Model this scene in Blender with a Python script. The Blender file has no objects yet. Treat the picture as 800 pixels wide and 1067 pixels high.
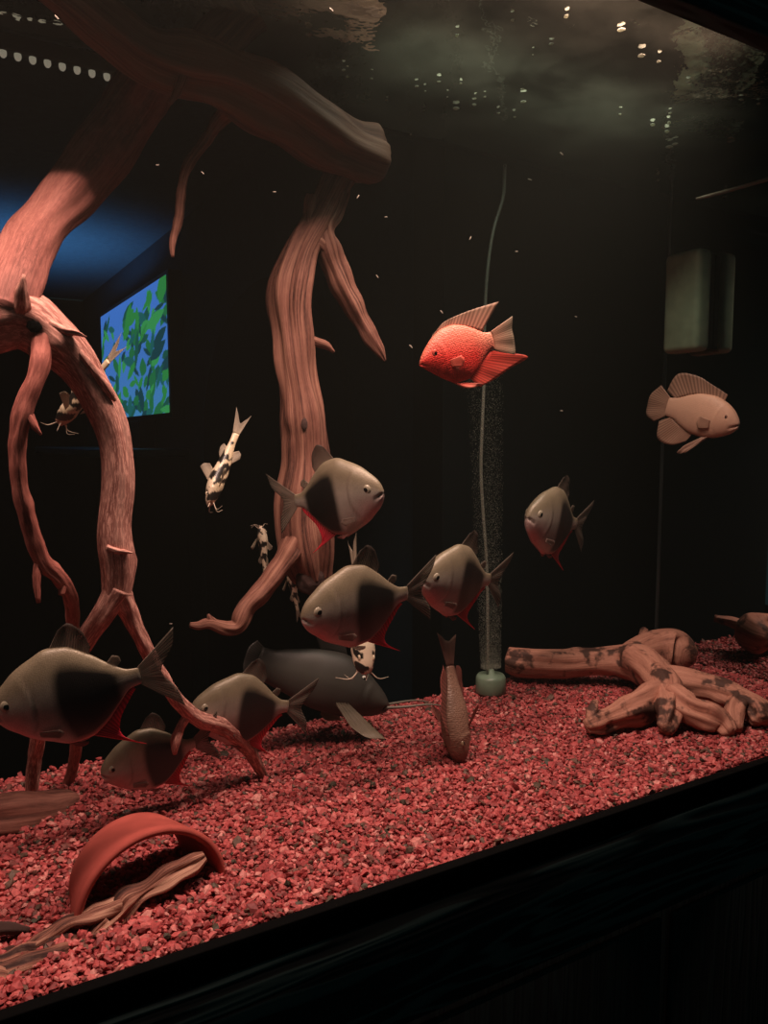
import bpy, math, random
import numpy as np
from mathutils import Vector, Matrix
random.seed(7); RNG = np.random.default_rng(7)
C = bpy.context.scene.collection
SC = bpy.context.scene

# ------------------------------------------------------------------ camera
ZC = 0.3475                      # lens height above the gravel
YAW, PITCH = math.radians(30.0), math.radians(5.32)
FPX, CX, CY = 800.0, 400.0, 533.5
FWD = Vector((math.sin(YAW)*math.cos(PITCH), math.cos(YAW)*math.cos(PITCH), -math.sin(PITCH)))
RGT = Vector((math.cos(YAW), -math.sin(YAW), 0))
UPV = RGT.cross(FWD)
cam = bpy.data.cameras.new('camera'); camo = bpy.data.objects.new('camera', cam); C.objects.link(camo)
camo.location = (0, 0, ZC)
camo.rotation_euler = Matrix((RGT, UPV, -FWD)).transposed().to_euler()
cam.sensor_fit = 'HORIZONTAL'; cam.sensor_width = 36; cam.lens = 36.0; cam.clip_start = 0.02; cam.clip_end = 50
SC.camera = camo

# ------------------------------------------------------------------ world, lights, exposure
w = bpy.data.worlds.new('dim_room'); SC.world = w; w.use_nodes = True
w.node_tree.nodes['Background'].inputs[0].default_value = (0.35, 0.75, 0.75, 1)
w.node_tree.nodes['Background'].inputs[1].default_value = 0.024
SC.view_settings.view_transform = 'Standard'; SC.view_settings.look = 'None'
SC.view_settings.gamma = 1.0; SC.view_settings.use_curve_mapping = False
SC.view_settings.exposure = 0.0
SC.cycles.use_denoising = True
SC.cycles.volume_bounces = 0; SC.cycles.max_bounces = 8; SC.cycles.transparent_max_bounces = 16
SC.cycles.glossy_bounces = 4; SC.cycles.caustics_reflective = False; SC.cycles.caustics_refractive = False
SC.cycles.sample_clamp_indirect = 4

def area(name, loc, size, power, col, target):
    l = bpy.data.lights.new(name, 'AREA'); l.shape = 'RECTANGLE'; l.size, l.size_y = size
    l.energy = power; l.color = col
    o = bpy.data.objects.new(name, l); C.objects.link(o); o.location = loc
    o.rotation_euler = (math.atan2(target[1]-loc[1], loc[2]-target[2]), 0, 0)      # long side along the tank
    return o
area('hood_lamp', (0.22, 0.526, 0.764), (0.95, 0.045), 10.5, (1.0, 0.68, 0.55), (0.42, 0.60, 0))
area('added_cool_fill', (0.60, 0.67, 0.80), (0.40, 0.10), 0.8, (0.9, 1.0, 0.8), (0.42, 0.66, 0))  # unseen fill, added to brighten the surface glow, magnet and right side
# the blue light a lit screen throws on the wall of the next room
sp = bpy.data.lights.new('screen_glow', 'SPOT'); sp.energy = 34; sp.color = (0.16, 0.50, 1.0)
sp.spot_size = math.radians(112); sp.spot_blend = 1.0; sp.shadow_soft_size = 0.12
spo = bpy.data.objects.new('screen_glow', sp); C.objects.link(spo)
spo.location = (0.25, 2.55, 0.42)
spo.rotation_euler = (Vector((0.24, 2.65, 0.95))-Vector(spo.location)).to_track_quat('-Z', 'Y').to_euler()

# ------------------------------------------------------------------ pixel -> place helpers
def ray(px, py):
    return FWD + RGT*((px-CX)/FPX) - UPV*((py-CY)/FPX)
def P(px, py, Y):
    d = ray(px, py); t = Y/d.y
    return Vector((0, 0, ZC)) + d*t
def PZ(px, py, z):
    d = ray(px, py); t = (z-ZC)/d.z
    return Vector((0, 0, ZC)) + d*t
def R(rpx, px, py, Y):
    return rpx*(Y/ray(px, py).y)/FPX

# ------------------------------------------------------------------ object helpers
def link(name, me, m=None, parent=None):
    o = bpy.data.objects.new(name, me); C.objects.link(o)
    if m is not None:
        me.materials.clear(); me.materials.append(m)
    if parent is not None: o.parent = parent
    return o
def mesh(name, V, F, smooth=True, uv=None, col=None):
    me = bpy.data.meshes.new(name)
    me.from_pydata([tuple(v) for v in V], [], [tuple(f) for f in F]); me.update()
    if smooth: me.polygons.foreach_set('use_smooth', [True]*len(me.polygons))
    if uv is not None:
        ul = me.uv_layers.new(name='UVMap')
        li = np.zeros(len(me.loops), dtype=np.int32); me.loops.foreach_get('vertex_index', li)
        ul.data.foreach_set('uv', np.asarray(uv, dtype=np.float32)[li].ravel())
    if col is not None:
        ca = me.color_attributes.new('Col', 'FLOAT_COLOR', 'POINT')
        c4 = np.ones((len(V), 4), dtype=np.float32); c4[:, :3] = np.asarray(col)[:, :3]
        ca.data.foreach_set('color', c4.ravel())
    return me
def tag(o, label=None, cat=None, group=None, kind=None):
    if label: o['label'] = label
    if cat: o['category'] = cat
    if group: o['group'] = group
    if kind: o['kind'] = kind
    return o
def empty(name, loc=(0, 0, 0)):
    o = bpy.data.objects.new(name, None); C.objects.link(o); o.location = loc
    o.empty_display_size = 0.01
    return o
def copy_tree(o, parent=None):
    c = o.copy(); C.objects.link(c)
    if parent is not None: c.parent = parent
    for ch in list(o.children): copy_tree(ch, c)
    return c
def boxm(name, lo, hi, bev=0.0):
    import bmesh
    bm = bmesh.new(); bmesh.ops.create_cube(bm, size=1)
    for v in bm.verts:
        for k in range(3): v.co[k] = (lo[k]+hi[k])/2 + v.co[k]*(hi[k]-lo[k])
    if bev > 0: bmesh.ops.bevel(bm, geom=list(bm.edges), offset=bev, segments=4, profile=0.5, affect='EDGES')
    me = bpy.data.meshes.new(name); bm.to_mesh(me); bm.free()
    if bev > 0: me.polygons.foreach_set('use_smooth', [True]*len(me.polygons))
    return me
def spline(pts, n):
    """Catmull-Rom through rows of pts (any width), n samples."""
    pts = np.asarray(pts, float); k = len(pts)
    ext = np.vstack([2*pts[0]-pts[1], pts, 2*pts[-1]-pts[-2]])
    u = np.linspace(0, k-1-1e-9, n); i = u.astype(int); f = (u-i)[:, None]
    p0, p1, p2, p3 = ext[i], ext[i+1], ext[i+2], ext[i+3]
    return 0.5*((2*p1)+(-p0+p2)*f+(2*p0-5*p1+4*p2-p3)*f**2+(-p0+3*p1-3*p2+p3)*f**3)
def interp(st, s):
    st = np.asarray(st, float)
    # smooth monotone-ish interpolation
    xs, ys = st[:, 0], st[:, 1]
    h = np.diff(xs); d = np.diff(ys)/h
    m = np.zeros(len(xs)); m[0], m[-1] = d[0], d[-1]
    for i in range(1, len(xs)-1):
        m[i] = 0 if d[i-1]*d[i] <= 0 else 2*d[i-1]*d[i]/(d[i-1]+d[i])
    s = np.asarray(s, float); i = np.clip(np.searchsorted(xs, s)-1, 0, len(h)-1)
    t = (s-xs[i])/h[i]
    return ((2*t**3-3*t**2+1)*ys[i]+(t**3-2*t**2+t)*h[i]*m[i]+(-2*t**3+3*t**2)*ys[i+1]+(t**3-t**2)*h[i]*m[i+1])

# ------------------------------------------------------------------ material helpers
def mat(name):
    m = bpy.data.materials.new(name); m.use_nodes = True
    nt = m.node_tree; nt.nodes.clear()
    return m, nt, nt.nodes.new('ShaderNodeOutputMaterial')
def N(nt, t, **kw):
    n = nt.nodes.new(t)
    for k, v in kw.items():
        if k in n.inputs: n.inputs[k].default_value = v
        else: setattr(n, k, v)
    return n
def ramp(nt, stops):
    r = nt.nodes.new('ShaderNodeValToRGB'); e = r.color_ramp.elements
    while len(e) < len(stops): e.new(0.5)
    for el, (p, c) in zip(e, stops): el.position = p; el.color = (*c, 1)
    return r
def plain(name, col, rough=0.5, metallic=0.0, spec=0.5, emit=None, es=1.0):
    m, nt, out = mat(name)
    b = N(nt, 'ShaderNodeBsdfPrincipled', Roughness=rough, Metallic=metallic)
    b.inputs['Base Color'].default_value = (*col, 1); b.inputs['Specular IOR Level'].default_value = spec
    tc = N(nt, 'ShaderNodeTexCoord'); no = N(nt, 'ShaderNodeTexNoise', Scale=60.0, Detail=4.0)
    nt.links.new(tc.outputs['Object'], no.inputs['Vector'])
    mx = N(nt, 'ShaderNodeMixRGB', blend_type='MULTIPLY'); mx.inputs[0].default_value = 0.35
    mx.inputs[1].default_value = (*col, 1); rr = ramp(nt, [(0.3, (0.55,)*3), (0.7, (1.2,)*3)])
    nt.links.new(no.outputs['Fac'], rr.inputs[0]); nt.links.new(rr.outputs[0], mx.inputs[2])
    nt.links.new(mx.outputs[0], b.inputs['Base Color'])
    if emit:
        b.inputs['Emission Color'].default_value = (*emit, 1); b.inputs['Emission Strength'].default_value = es
    nt.links.new(b.outputs[0], out.inputs[0])
    return m
def wood_mat(name, light, mid, dark, scale=(7, 26), speck=0.0, contrast=(0.32, 0.5, 0.72), bump=0.5, patch=0.0):
    """grain running along the UV v direction of the swept limbs"""
    m, nt, out = mat(name); L = nt.links.new
    b = N(nt, 'ShaderNodeBsdfPrincipled', Roughness=0.7); b.inputs['Specular IOR Level'].default_value = 0.25
    uv = N(nt, 'ShaderNodeUVMap'); mp = N(nt, 'ShaderNodeMapping'); mp.inputs['Scale'].default_value = (scale[0], scale[1], 1)
    L(uv.outputs[0], mp.inputs[0])
    n1 = N(nt, 'ShaderNodeTexNoise', Scale=1.0, Detail=6.0, Roughness=0.62, Distortion=0.6); L(mp.outputs[0], n1.inputs['Vector'])
    r1 = ramp(nt, [(contrast[0], dark), (contrast[1], mid), (contrast[2], light)]); L(n1.outputs['Fac'], r1.inputs[0])
    mp2 = N(nt, 'ShaderNodeMapping'); mp2.inputs['Scale'].default_value = (30, 95, 1); L(uv.outputs[0], mp2.inputs[0])
    n2 = N(nt, 'ShaderNodeTexNoise', Scale=1.0, Detail=4.0, Roughness=0.7); L(mp2.outputs[0], n2.inputs['Vector'])
    r2 = ramp(nt, [(0.47, (0, 0, 0)), (0.60, (speck,)*3)]); L(n2.outputs['Fac'], r2.inputs[0])
    mx = N(nt, 'ShaderNodeMixRGB'); L(r2.outputs[0], mx.inputs[0]); L(r1.outputs[0], mx.inputs[1]); mx.inputs[2].default_value = (*[min(1, c*1.7) for c in light], 1)
    col = mx.outputs[0]
    if patch > 0:
        tc = N(nt, 'ShaderNodeTexCoord'); n3 = N(nt, 'ShaderNodeTexNoise', Scale=30.0, Detail=4.0, Roughness=.6); L(tc.outputs['Object'], n3.inputs['Vector'])
        r3 = ramp(nt, [(.53, (0, 0, 0)), (.61, (patch,)*3)]); L(n3.outputs['Fac'], r3.inputs[0])  # dark noise patches: black rot, plus underside shadow put into the colour
        m3 = N(nt, 'ShaderNodeMixRGB'); L(r3.outputs[0], m3.inputs[0]); L(col, m3.inputs[1]); m3.inputs[2].default_value = (.03, .014, .011, 1); col = m3.outputs[0]
    L(col, b.inputs['Base Color'])
    bp = N(nt, 'ShaderNodeBump', Strength=bump, Distance=0.002); L(n1.outputs['Fac'], bp.inputs['Height']); L(bp.outputs[0], b.inputs['Normal'])
    L(b.outputs[0], out.inputs[0])
    return m
def attr_mat(name, rough=0.4, metallic=0.0, scales=0.0, spec=0.5, scale_size=55.0, sss=0.0, dots=0.0):
    m, nt, out = mat(name); L = nt.links.new
    b = N(nt, 'ShaderNodeBsdfPrincipled', Roughness=rough, Metallic=metallic); b.inputs['Specular IOR Level'].default_value = spec
    a = N(nt, 'ShaderNodeAttribute', attribute_name='Col')
    col = a.outputs['Color']
    if scales > 0:
        tc = N(nt, 'ShaderNodeTexCoord'); mp = N(nt, 'ShaderNodeMapping'); mp.inputs['Scale'].default_value = (1, 0.25, 1)
        L(tc.outputs['Object'], mp.inputs[0])
        v = N(nt, 'ShaderNodeTexVoronoi', Scale=scale_size, Randomness=0.55); L(mp.outputs[0], v.inputs['Vector'])
        r = ramp(nt, [(0.0, (1.12,)*3), (0.75, (1-dots,)*3)]); L(v.outputs['Distance'], r.inputs[0])
        mx = N(nt, 'ShaderNodeMixRGB', blend_type='MULTIPLY'); mx.inputs[0].default_value = 1.0
        L(col, mx.inputs[1]); L(r.outputs[0], mx.inputs[2]); col = mx.outputs[0]
        bp = N(nt, 'ShaderNodeBump', Strength=scales, Distance=0.002); bp.invert = True
        L(v.outputs['Distance'], bp.inputs['Height']); L(bp.outputs[0], b.inputs['Normal'])
    L(col, b.inputs['Base Color'])
    L(b.outputs[0], out.inputs[0])
    return m
def fin_mat(name, alpha=0.75, rays=26, trans=0.35):
    m, nt, out = mat(name); L = nt.links.new
    a = N(nt, 'ShaderNodeAttribute', attribute_name='Col')
    uv = N(nt, 'ShaderNodeUVMap'); sx = N(nt, 'ShaderNodeSeparateXYZ'); L(uv.outputs[0], sx.inputs[0])
    mu = N(nt, 'ShaderNodeMath', operation='MULTIPLY'); mu.inputs[1].default_value = rays*6.2832; L(sx.outputs[0], mu.inputs[0])
    si = N(nt, 'ShaderNodeMath', operation='SINE'); L(mu.outputs[0], si.inputs[0])
    mr = N(nt, 'ShaderNodeMapRange'); mr.inputs[1].default_value = -1; mr.inputs[3].default_value = 0.55; mr.inputs[4].default_value = 1.1; L(si.outputs[0], mr.inputs[0])
    mx = N(nt, 'ShaderNodeMixRGB', blend_type='MULTIPLY'); mx.inputs[0].default_value = 1; L(a.outputs['Color'], mx.inputs[1]); L(mr.outputs[0], mx.inputs[2])
    d = N(nt, 'ShaderNodeBsdfPrincipled', Roughness=0.5); L(mx.outputs[0], d.inputs['Base Color']); d.inputs['Specular IOR Level'].default_value = 0.3
    t = N(nt, 'ShaderNodeBsdfTranslucent'); L(mx.outputs[0], t.inputs[0])
    m1 = N(nt, 'ShaderNodeMixShader'); m1.inputs[0].default_value = trans; L(d.outputs[0], m1.inputs[1]); L(t.outputs[0], m1.inputs[2])
    tr = N(nt, 'ShaderNodeBsdfTransparent'); m2 = N(nt, 'ShaderNodeMixShader')
    m2.inputs[0].default_value = alpha; L(tr.outputs[0], m2.inputs[1]); L(m1.outputs[0], m2.inputs[2])
    L(m2.outputs[0], out.inputs[0])
    return m
def glass_mat(name, gloss, tint=(1, 1, 1), rough=0.0):
    m, nt, out = mat(name); L = nt.links.new
    t = N(nt, 'ShaderNodeBsdfTransparent'); t.inputs[0].default_value = (*tint, 1)
    g = N(nt, 'ShaderNodeBsdfGlossy', Roughness=rough); g.inputs[0].default_value = (1, 1, 1, 1)
    mx = N(nt, 'ShaderNodeMixShader'); mx.inputs[0].default_value = gloss
    L(t.outputs[0], mx.inputs[1]); L(g.outputs[0], mx.inputs[2]); L(mx.outputs[0], out.inputs[0])
    return m

# ------------------------------------------------------------------ tank dimensions
X0, X1 = -0.60, 1.018
YF, YB = 0.50, 0.86
ZW = 0.735            # water level
# ================================================================== SETTING
M_dark = plain('dark_room_paint', (0.005, 0.006, 0.006), 0.95, spec=0.1)
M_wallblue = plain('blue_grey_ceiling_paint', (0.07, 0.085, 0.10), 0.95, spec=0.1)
def wallbox(name, lo, hi, m, label):
    o = link(name, boxm(name, lo, hi), m); tag(o, label, 'wall' if 'wall' in name else name.split('_')[0], None, 'structure'); return o
wallbox('floor', (-3.2, -1.6, -0.92), (5.2, 4.62, -0.86), M_dark, 'dark floor of the unlit room')
wallbox('wall_back', (-3.2, 3.6, -0.86), (5.2, 3.7, 0.95), M_dark, 'dark far wall of the room beyond the tank')
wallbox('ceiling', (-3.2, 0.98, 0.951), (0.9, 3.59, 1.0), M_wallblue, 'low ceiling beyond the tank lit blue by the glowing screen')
TVA, TVB = P(110, 435, 3.0), P(179, 433, 2.15)
WD = Vector((TVB.x-TVA.x, TVB.y-TVA.y, 0)).normalized(); WN = Vector((-WD.y, WD.x, 0))
if WN.dot(Vector((-1, 0, 0))) < 0: WN = -WN
def wall_pt(t, off, z):     # t metres along the side wall from the far edge of the screen
    q = Vector((TVA.x, TVA.y, 0))+WD*t-WN*(.045-off); return (q.x, q.y, z)
def slab_wall():
    V = [wall_pt(t, o, z) for t in (-.9, 2.05) for o in (0, -.08) for z in (-.86, .95)]
    F = [(0, 1, 3, 2), (4, 6, 7, 5), (0, 4, 5, 1), (2, 3, 7, 6), (0, 2, 6, 4), (1, 5, 7, 3)]
    return mesh('wall_right', V, F, smooth=False)
tag(link('wall_right', slab_wall(), plain('slate_blue_wall', (.02, .034, .044), .95, spec=0.1)), 'dark slate wall behind the glowing screen', 'wall', None, 'structure')
q = wall_pt(2.06, 0, 0)
wallbox('wall_front', (q[0]-.01, q[1]-.02, -0.86), (5.19, q[1]+.06, 1.3), M_dark, 'dark wall close behind the right half of the tank')
def arch_panel():
    tl, tr_ = 1.02, 1.80; cx, rr = (tl+tr_)/2, (tr_-tl)/2; top = .69
    pts = [(tl, -.86)]+[(cx-rr*math.cos(math.pi*k/32), top-rr*.9+rr*.9*math.sin(math.pi*k/32)) for k in range(33)]+[(tr_, -.86)]
    n = len(pts); V = [wall_pt(t, o, z) for o in (.012, .0005) for t, z in pts]
    F = [list(range(n)), list(range(2*n-1, n-1, -1))]+[(i, n+i, n+(i+1) % n, (i+1) % n) for i in range(n)]
    return mesh('door_1', V, F, smooth=False)
tag(link('door_1', arch_panel(), M_dark), 'dark arched doorway beside the glowing screen', 'door', None, 'structure')

# aquarium stand and canopy ------------------------------------------------
def oak(name, horizontal=True):
    m, nt, out = mat(name); L = nt.links.new
    tc = N(nt, 'ShaderNodeTexCoord'); mp = N(nt, 'ShaderNodeMapping')
    mp.inputs['Scale'].default_value = (2.2, 20, 34) if horizontal else (46, 20, 2.0)
    L(tc.outputs['Object'], mp.inputs[0])
    n0 = N(nt, 'ShaderNodeTexNoise', Scale=1.1, Detail=2.0, Distortion=0.4); L(mp.outputs[0], n0.inputs['Vector'])
    wv = N(nt, 'ShaderNodeMath', operation='MULTIPLY'); wv.inputs[1].default_value = 38; L(n0.outputs['Fac'], wv.inputs[0])
    sn = N(nt, 'ShaderNodeMath', operation='SINE'); L(wv.outputs[0], sn.inputs[0])
    r = ramp(nt, [(0.0, (0.003, 0.005, 0.005)), (0.45, (0.030, 0.054, 0.052)), (1.0, (0.048, 0.082, 0.078))]) if horizontal else ramp(nt, [(0, (0.003, 0.004, 0.004)), (1, (0.008, 0.014, 0.013))])
    L(sn.outputs[0], r.inputs[0])
    b = N(nt, 'ShaderNodeBsdfPrincipled', Roughness=0.7); L(r.outputs[0], b.inputs['Base Color'])
    bp = N(nt, 'ShaderNodeBump', Strength=0.15, Distance=0.001); L(sn.outputs[0], bp.inputs['Height']); L(bp.outputs[0], b.inputs['Normal'])
    L(b.outputs[0], out.inputs[0]); return m
M_oakh, M_oakv = oak('black_stained_oak_along'), oak('black_stained_oak_upright', False)
M_rim = plain('matte_black_rim', (0.0025, 0.0025, 0.0025), 0.95, spec=0.05)
M_black = plain('black_rim', (0.006, 0.006, 0.006), 0.6)
st = tag(empty('aquarium_stand', (0.2, 0.5, -0.86)), 'black-stained oak stand carrying the tank, below the gravel', 'stand')
def child_box(name, lo, hi, m, parent, bev=0.0, label=None):
    l = parent.location
    o = link(name, boxm(name, [lo[k]-l[k] for k in range(3)], [hi[k]-l[k] for k in range(3)], bev), m, parent)
    if label: o['label'] = label
    return o
child_box('top_rail', (X0-0.02, YF-0.012, -0.118), (X1+0.02, YF-0.003, -0.022), M_oakh, st, 0.0015)
child_box('rim', (X0-0.02, YF-0.0125, -0.0215), (X1+0.02, YF-0.0025, 0.0015), M_rim, st, 0.001)
child_box('front_panel', (X0-0.01, YF-0.004, -0.86), (X1+0.01, YF+0.008, -0.119), M_oakv, st, 0.002)
for k in range(4):
    x = X0+0.02+k*0.4
    d = child_box('door', (x, YF-0.0105, -0.82), (x+0.385, YF-0.0045, -0.128), M_oakv, st, 0.003)
child_box('side_panel', (X1-0.006, YF+0.009, -0.86), (X1+0.012, YB+0.04, -0.02), M_oakv, st)
child_box('side_panel', (X0-0.012, YF+0.009, -0.86), (X0+0.006, YB+0.04, -0.02), M_oakv, st)
child_box('back_panel', (X0, YB+0.025, -0.86), (X1, YB+0.04, -0.04), M_oakv, st)
cn = tag(empty('aquarium_canopy', (0.2, 0.5, 0.73)), 'black oak canopy rail along the top of the tank', 'canopy')
child_box('front_rail', (X0-0.02, YF-0.024, 0.724), (X1+0.02, YF-0.003, 1.02), M_oakh, cn, 0.003)
child_box('side_rail', (X1+0.005, YF, 0.755), (X1+0.02, YB+0.02, 1.02), M_oakh, cn)
child_box('back_rail', (X0-0.02, YB+0.0055, 0.7365), (X1+0.02, YB+0.02, 1.02), M_rim, cn)
child_box('lid', (X0-0.02, YF-0.024, 1.021), (X1+0.02, YB+0.02, 1.035), M_black, cn)

# glass tank -------------------------------------------------------------------
M_front = glass_mat('clear_front_glass', 0.006)
M_back = glass_mat('dark_tinted_back_glass', 0.0, (0.75, 0.82, 0.85), 0.02)
M_sidemirror = glass_mat('side_glass_seen_at_a_grazing_angle', 0.80, (0.02, 0.02, 0.02), 0.02)
M_seal = plain('black_silicone', (0.03, 0.032, 0.032), 0.4)
tk = tag(empty('fish_tank', (0.2, 0.68, -0.03)), 'long glass fish tank standing on the black oak stand', 'tank')
child_box('front_pane', (X0, YF-0.002, -0.03), (X1, YF, 0.755), M_front, tk)
child_box('back_pane', (X0, YB, -0.03), (X1, YB+0.005, 0.755), M_back, tk)
child_box('side_pane', (X1, YF, -0.03), (X1+0.004, YB, 0.755), M_sidemirror, tk)
child_box('side_pane', (X0-0.004, YF, -0.03), (X0, YB, 0.755), M_sidemirror, tk)
child_box('base_pane', (X0, YF, -0.036), (X1, YB, -0.030), M_black, tk)
child_box('corner_seal', (X1-0.0025, YB-0.003, 0.0), (X1-0.0002, YB-0.0002, 0.735), M_seal, tk, 0, 'thin black silicone seam')

# ------------------------------------------------------------------ gravel (one uncountable bed)
def gh(x, y):
    return 0.0025*np.sin(9*x+1.3)*np.sin(17*y) + 0.0018*np.sin(23*x+5*y) - 0.002
def gravel():
    phi = (1+5**.5)/2
    iv = np.array([(-1, phi, 0), (1, phi, 0), (-1, -phi, 0), (1, -phi, 0), (0, -1, phi), (0, 1, phi), (0, -1, -phi), (0, 1, -phi), (phi, 0, -1), (phi, 0, 1), (-phi, 0, -1), (-phi, 0, 1)], float)
    iv /= np.linalg.norm(iv[0])
    fa = np.array([(0, 11, 5), (0, 5, 1), (0, 1, 7), (0, 7, 10), (0, 10, 11), (1, 5, 9), (5, 11, 4), (11, 10, 2), (10, 7, 6), (7, 1, 8), (3, 9, 4), (3, 4, 2), (3, 2, 6), (3, 6, 8), (3, 8, 9), (4, 9, 5), (2, 4, 11), (6, 2, 10), (8, 6, 7), (9, 8, 1)])
    st_ = 0.0037
    xs = np.arange(-0.36, X1-0.004, st_); ys = np.arange(YF+0.003, YB-0.003, st_)
    gx, gy = np.meshgrid(xs, ys); gx = gx.ravel(); gy = gy.ravel(); n = len(gx)
    gx = gx+RNG.uniform(-.6, .6, n)*st_; gy = np.clip(gy+RNG.uniform(-.6, .6, n)*st_, YF+0.003, YB-0.002)
    gx = np.clip(gx, -1, X1-0.003)
    z = gh(gx, gy)+RNG.uniform(-0.0022, 0.0014, n)
    sz = 0.0025*np.exp(RNG.normal(0, .28, n))
    sc = np.stack([sz*RNG.uniform(.9, 1.35, n), sz*RNG.uniform(.65, 1.0, n), sz*RNG.uniform(.4, .75, n)], 1)
    pts = iv[None]*(1+RNG.normal(0, .22, (n, 12, 1)))
    pts = np.sign(pts)*np.abs(pts)**0.8*sc[:, None, :]
    a = RNG.uniform(0, 6.283, n); b = RNG.normal(0, .45, n); c = RNG.normal(0, .45, n)
    ca, sa, cb, sb, cc, s_ = np.cos(a), np.sin(a), np.cos(b), np.sin(b), np.cos(c), np.sin(c)
    def rot(p, i, j, co, si):
        q = p.copy(); q[..., i] = p[..., i]*co[:, None]-p[..., j]*si[:, None]; q[..., j] = p[..., i]*si[:, None]+p[..., j]*co[:, None]; return q
    pts = rot(pts, 1, 2, cb, sb); pts = rot(pts, 0, 2, cc, s_); pts = rot(pts, 0, 1, ca, sa)
    pts = pts+np.stack([gx, gy, z], 1)[:, None, :]
    pts[..., 1] = np.clip(pts[..., 1], YF+0.0004, YB-0.0004); pts[..., 0] = np.minimum(pts[..., 0], X1-0.0005)
    V = pts.reshape(-1, 3)
    F = (fa[None]+(np.arange(n)*12)[:, None, None]).reshape(-1, 3)
    # the bed under the loose top layer
    nx, ny = 100, 24
    bx = np.linspace(X0+0.001, X1-0.001, nx); by = np.linspace(YF+0.001, YB-0.001, ny)
    BX, BY = np.meshgrid(bx, by); B = np.stack([BX.ravel(), BY.ravel(), gh(BX.ravel(), BY.ravel())-0.003], 1)
    o0 = len(V); q = []
    for j in range(ny-1):
        for i in range(nx-1):
            k = o0+j*nx+i; q.append((k, k+1, k+nx+1)); q.append((k, k+nx+1, k+nx))
    F = np.vstack([F, np.array(q)]); V = np.vstack([V, B])
    me = bpy.data.meshes.new('gravel_bed')
    me.vertices.add(len(V)); me.vertices.foreach_set('co', V.astype(np.float32).ravel())
    me.loops.add(F.size); me.loops.foreach_set('vertex_index', F.astype(np.int32).ravel())
    me.polygons.add(len(F)); me.polygons.foreach_set('loop_start', (np.arange(len(F))*3).astype(np.int32))
    me.update(calc_edges=True); me.validate(); me.polygons.foreach_set('use_smooth', np.zeros(len(me.polygons), dtype=bool))
    return me
def gravel_mat():
    m, nt, out = mat('red_gravel'); L = nt.links.new
    g = N(nt, 'ShaderNodeNewGeometry')
    r = ramp(nt, [(0.0, (0.045, 0.04, 0.025)), (0.07, (0.13, 0.065, 0.045)), (0.15, (0.20, 0.04, 0.04)), (0.4, (0.35, 0.052, 0.054)), (0.68, (0.45, 0.082, 0.080)), (0.90, (0.53, 0.13, 0.122)), (0.99, (0.62, 0.25, 0.22))])
    L(g.outputs['Random Per Island'], r.inputs[0])
    tc = N(nt, 'ShaderNodeTexCoord'); n = N(nt, 'ShaderNodeTexNoise', Scale=420.0, Detail=3.0); L(tc.outputs['Object'], n.inputs['Vector'])
    rr = ramp(nt, [(0.3, (0.65,)*3), (0.7, (1.15,)*3)]); L(n.outputs['Fac'], rr.inputs[0])
    mx = N(nt, 'ShaderNodeMixRGB', blend_type='MULTIPLY'); mx.inputs[0].default_value = 1; L(r.outputs[0], mx.inputs[1]); L(rr.outputs[0], mx.inputs[2])
    b = N(nt, 'ShaderNodeBsdfPrincipled', Roughness=0.6); L(mx.outputs[0], b.inputs['Base Color']); b.inputs['Specular IOR Level'].default_value = 0.35
    L(b.outputs[0], out.inputs[0]); return m
tag(link('gravel', gravel(), gravel_mat()), 'bed of small red and pink gravel covering the tank bottom', 'gravel', None, 'stuff')

# ------------------------------------------------------------------ water: surface and faint haze
def water_surface():
    nx, ny = 220, 60
    xs = np.linspace(X0, X1, nx); ys = np.linspace(YF, YB, ny); A, B = np.meshgrid(xs, ys); A = A.ravel(); B = B.ravel()
    z = ZW+0.0011*(np.sin(31*A+11*B)+0.7*np.sin(47*A-39*B+1)+0.6*np.sin(19*A+63*B+2))
    V = np.stack([A, B, z], 1); F = []
    for j in range(ny-1):
        for i in range(nx-1):
            k = j*nx+i; F.append((k, k+1, k+nx+1, k+nx))
    return mesh('water_surface', V, F)
m, nt, out = mat('water_surface')
L = nt.links.new
fr = N(nt, 'ShaderNodeFresnel', IOR=1.33); tr = N(nt, 'ShaderNodeBsdfTransparent'); gl = N(nt, 'ShaderNodeBsdfGlossy', Roughness=0.04)
tc = N(nt, 'ShaderNodeTexCoord'); nz = N(nt, 'ShaderNodeTexNoise', Scale=26.0, Detail=3.0); L(tc.outputs['Object'], nz.inputs['Vector'])
bp = N(nt, 'ShaderNodeBump', Strength=0.25, Distance=0.01); L(nz.outputs['Fac'], bp.inputs['Height']); L(bp.outputs[0], gl.inputs['Normal'])
gl.inputs[0].default_value = (0.9, 0.9, 0.85, 1)
mx = N(nt, 'ShaderNodeMixShader'); L(fr.outputs[0], mx.inputs[0]); L(tr.outputs[0], mx.inputs[1]); L(gl.outputs[0], mx.inputs[2])
fm_ = N(nt, 'ShaderNodeBsdfTranslucent'); fm_.inputs[0].default_value = (.62, .60, .46, 1); nf = N(nt, 'ShaderNodeTexNoise', Scale=9.0, Detail=5.0, Roughness=.6); L(tc.outputs['Object'], nf.inputs['Vector'])
rf = ramp(nt, [(.35, (.004,)*3), (.75, (.030,)*3)]); L(nf.outputs['Fac'], rf.inputs[0])
sy = N(nt, 'ShaderNodeSeparateXYZ'); L(tc.outputs['Object'], sy.inputs[0]); my = N(nt, 'ShaderNodeMapRange'); my.inputs[1].default_value = .57; my.inputs[2].default_value = .65; my.inputs[3].default_value = .18; L(sy.outputs['Y'], my.inputs[0])
mm = N(nt, 'ShaderNodeMath', operation='MULTIPLY'); L(rf.outputs[0], mm.inputs[0]); L(my.outputs[0], mm.inputs[1])
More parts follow.
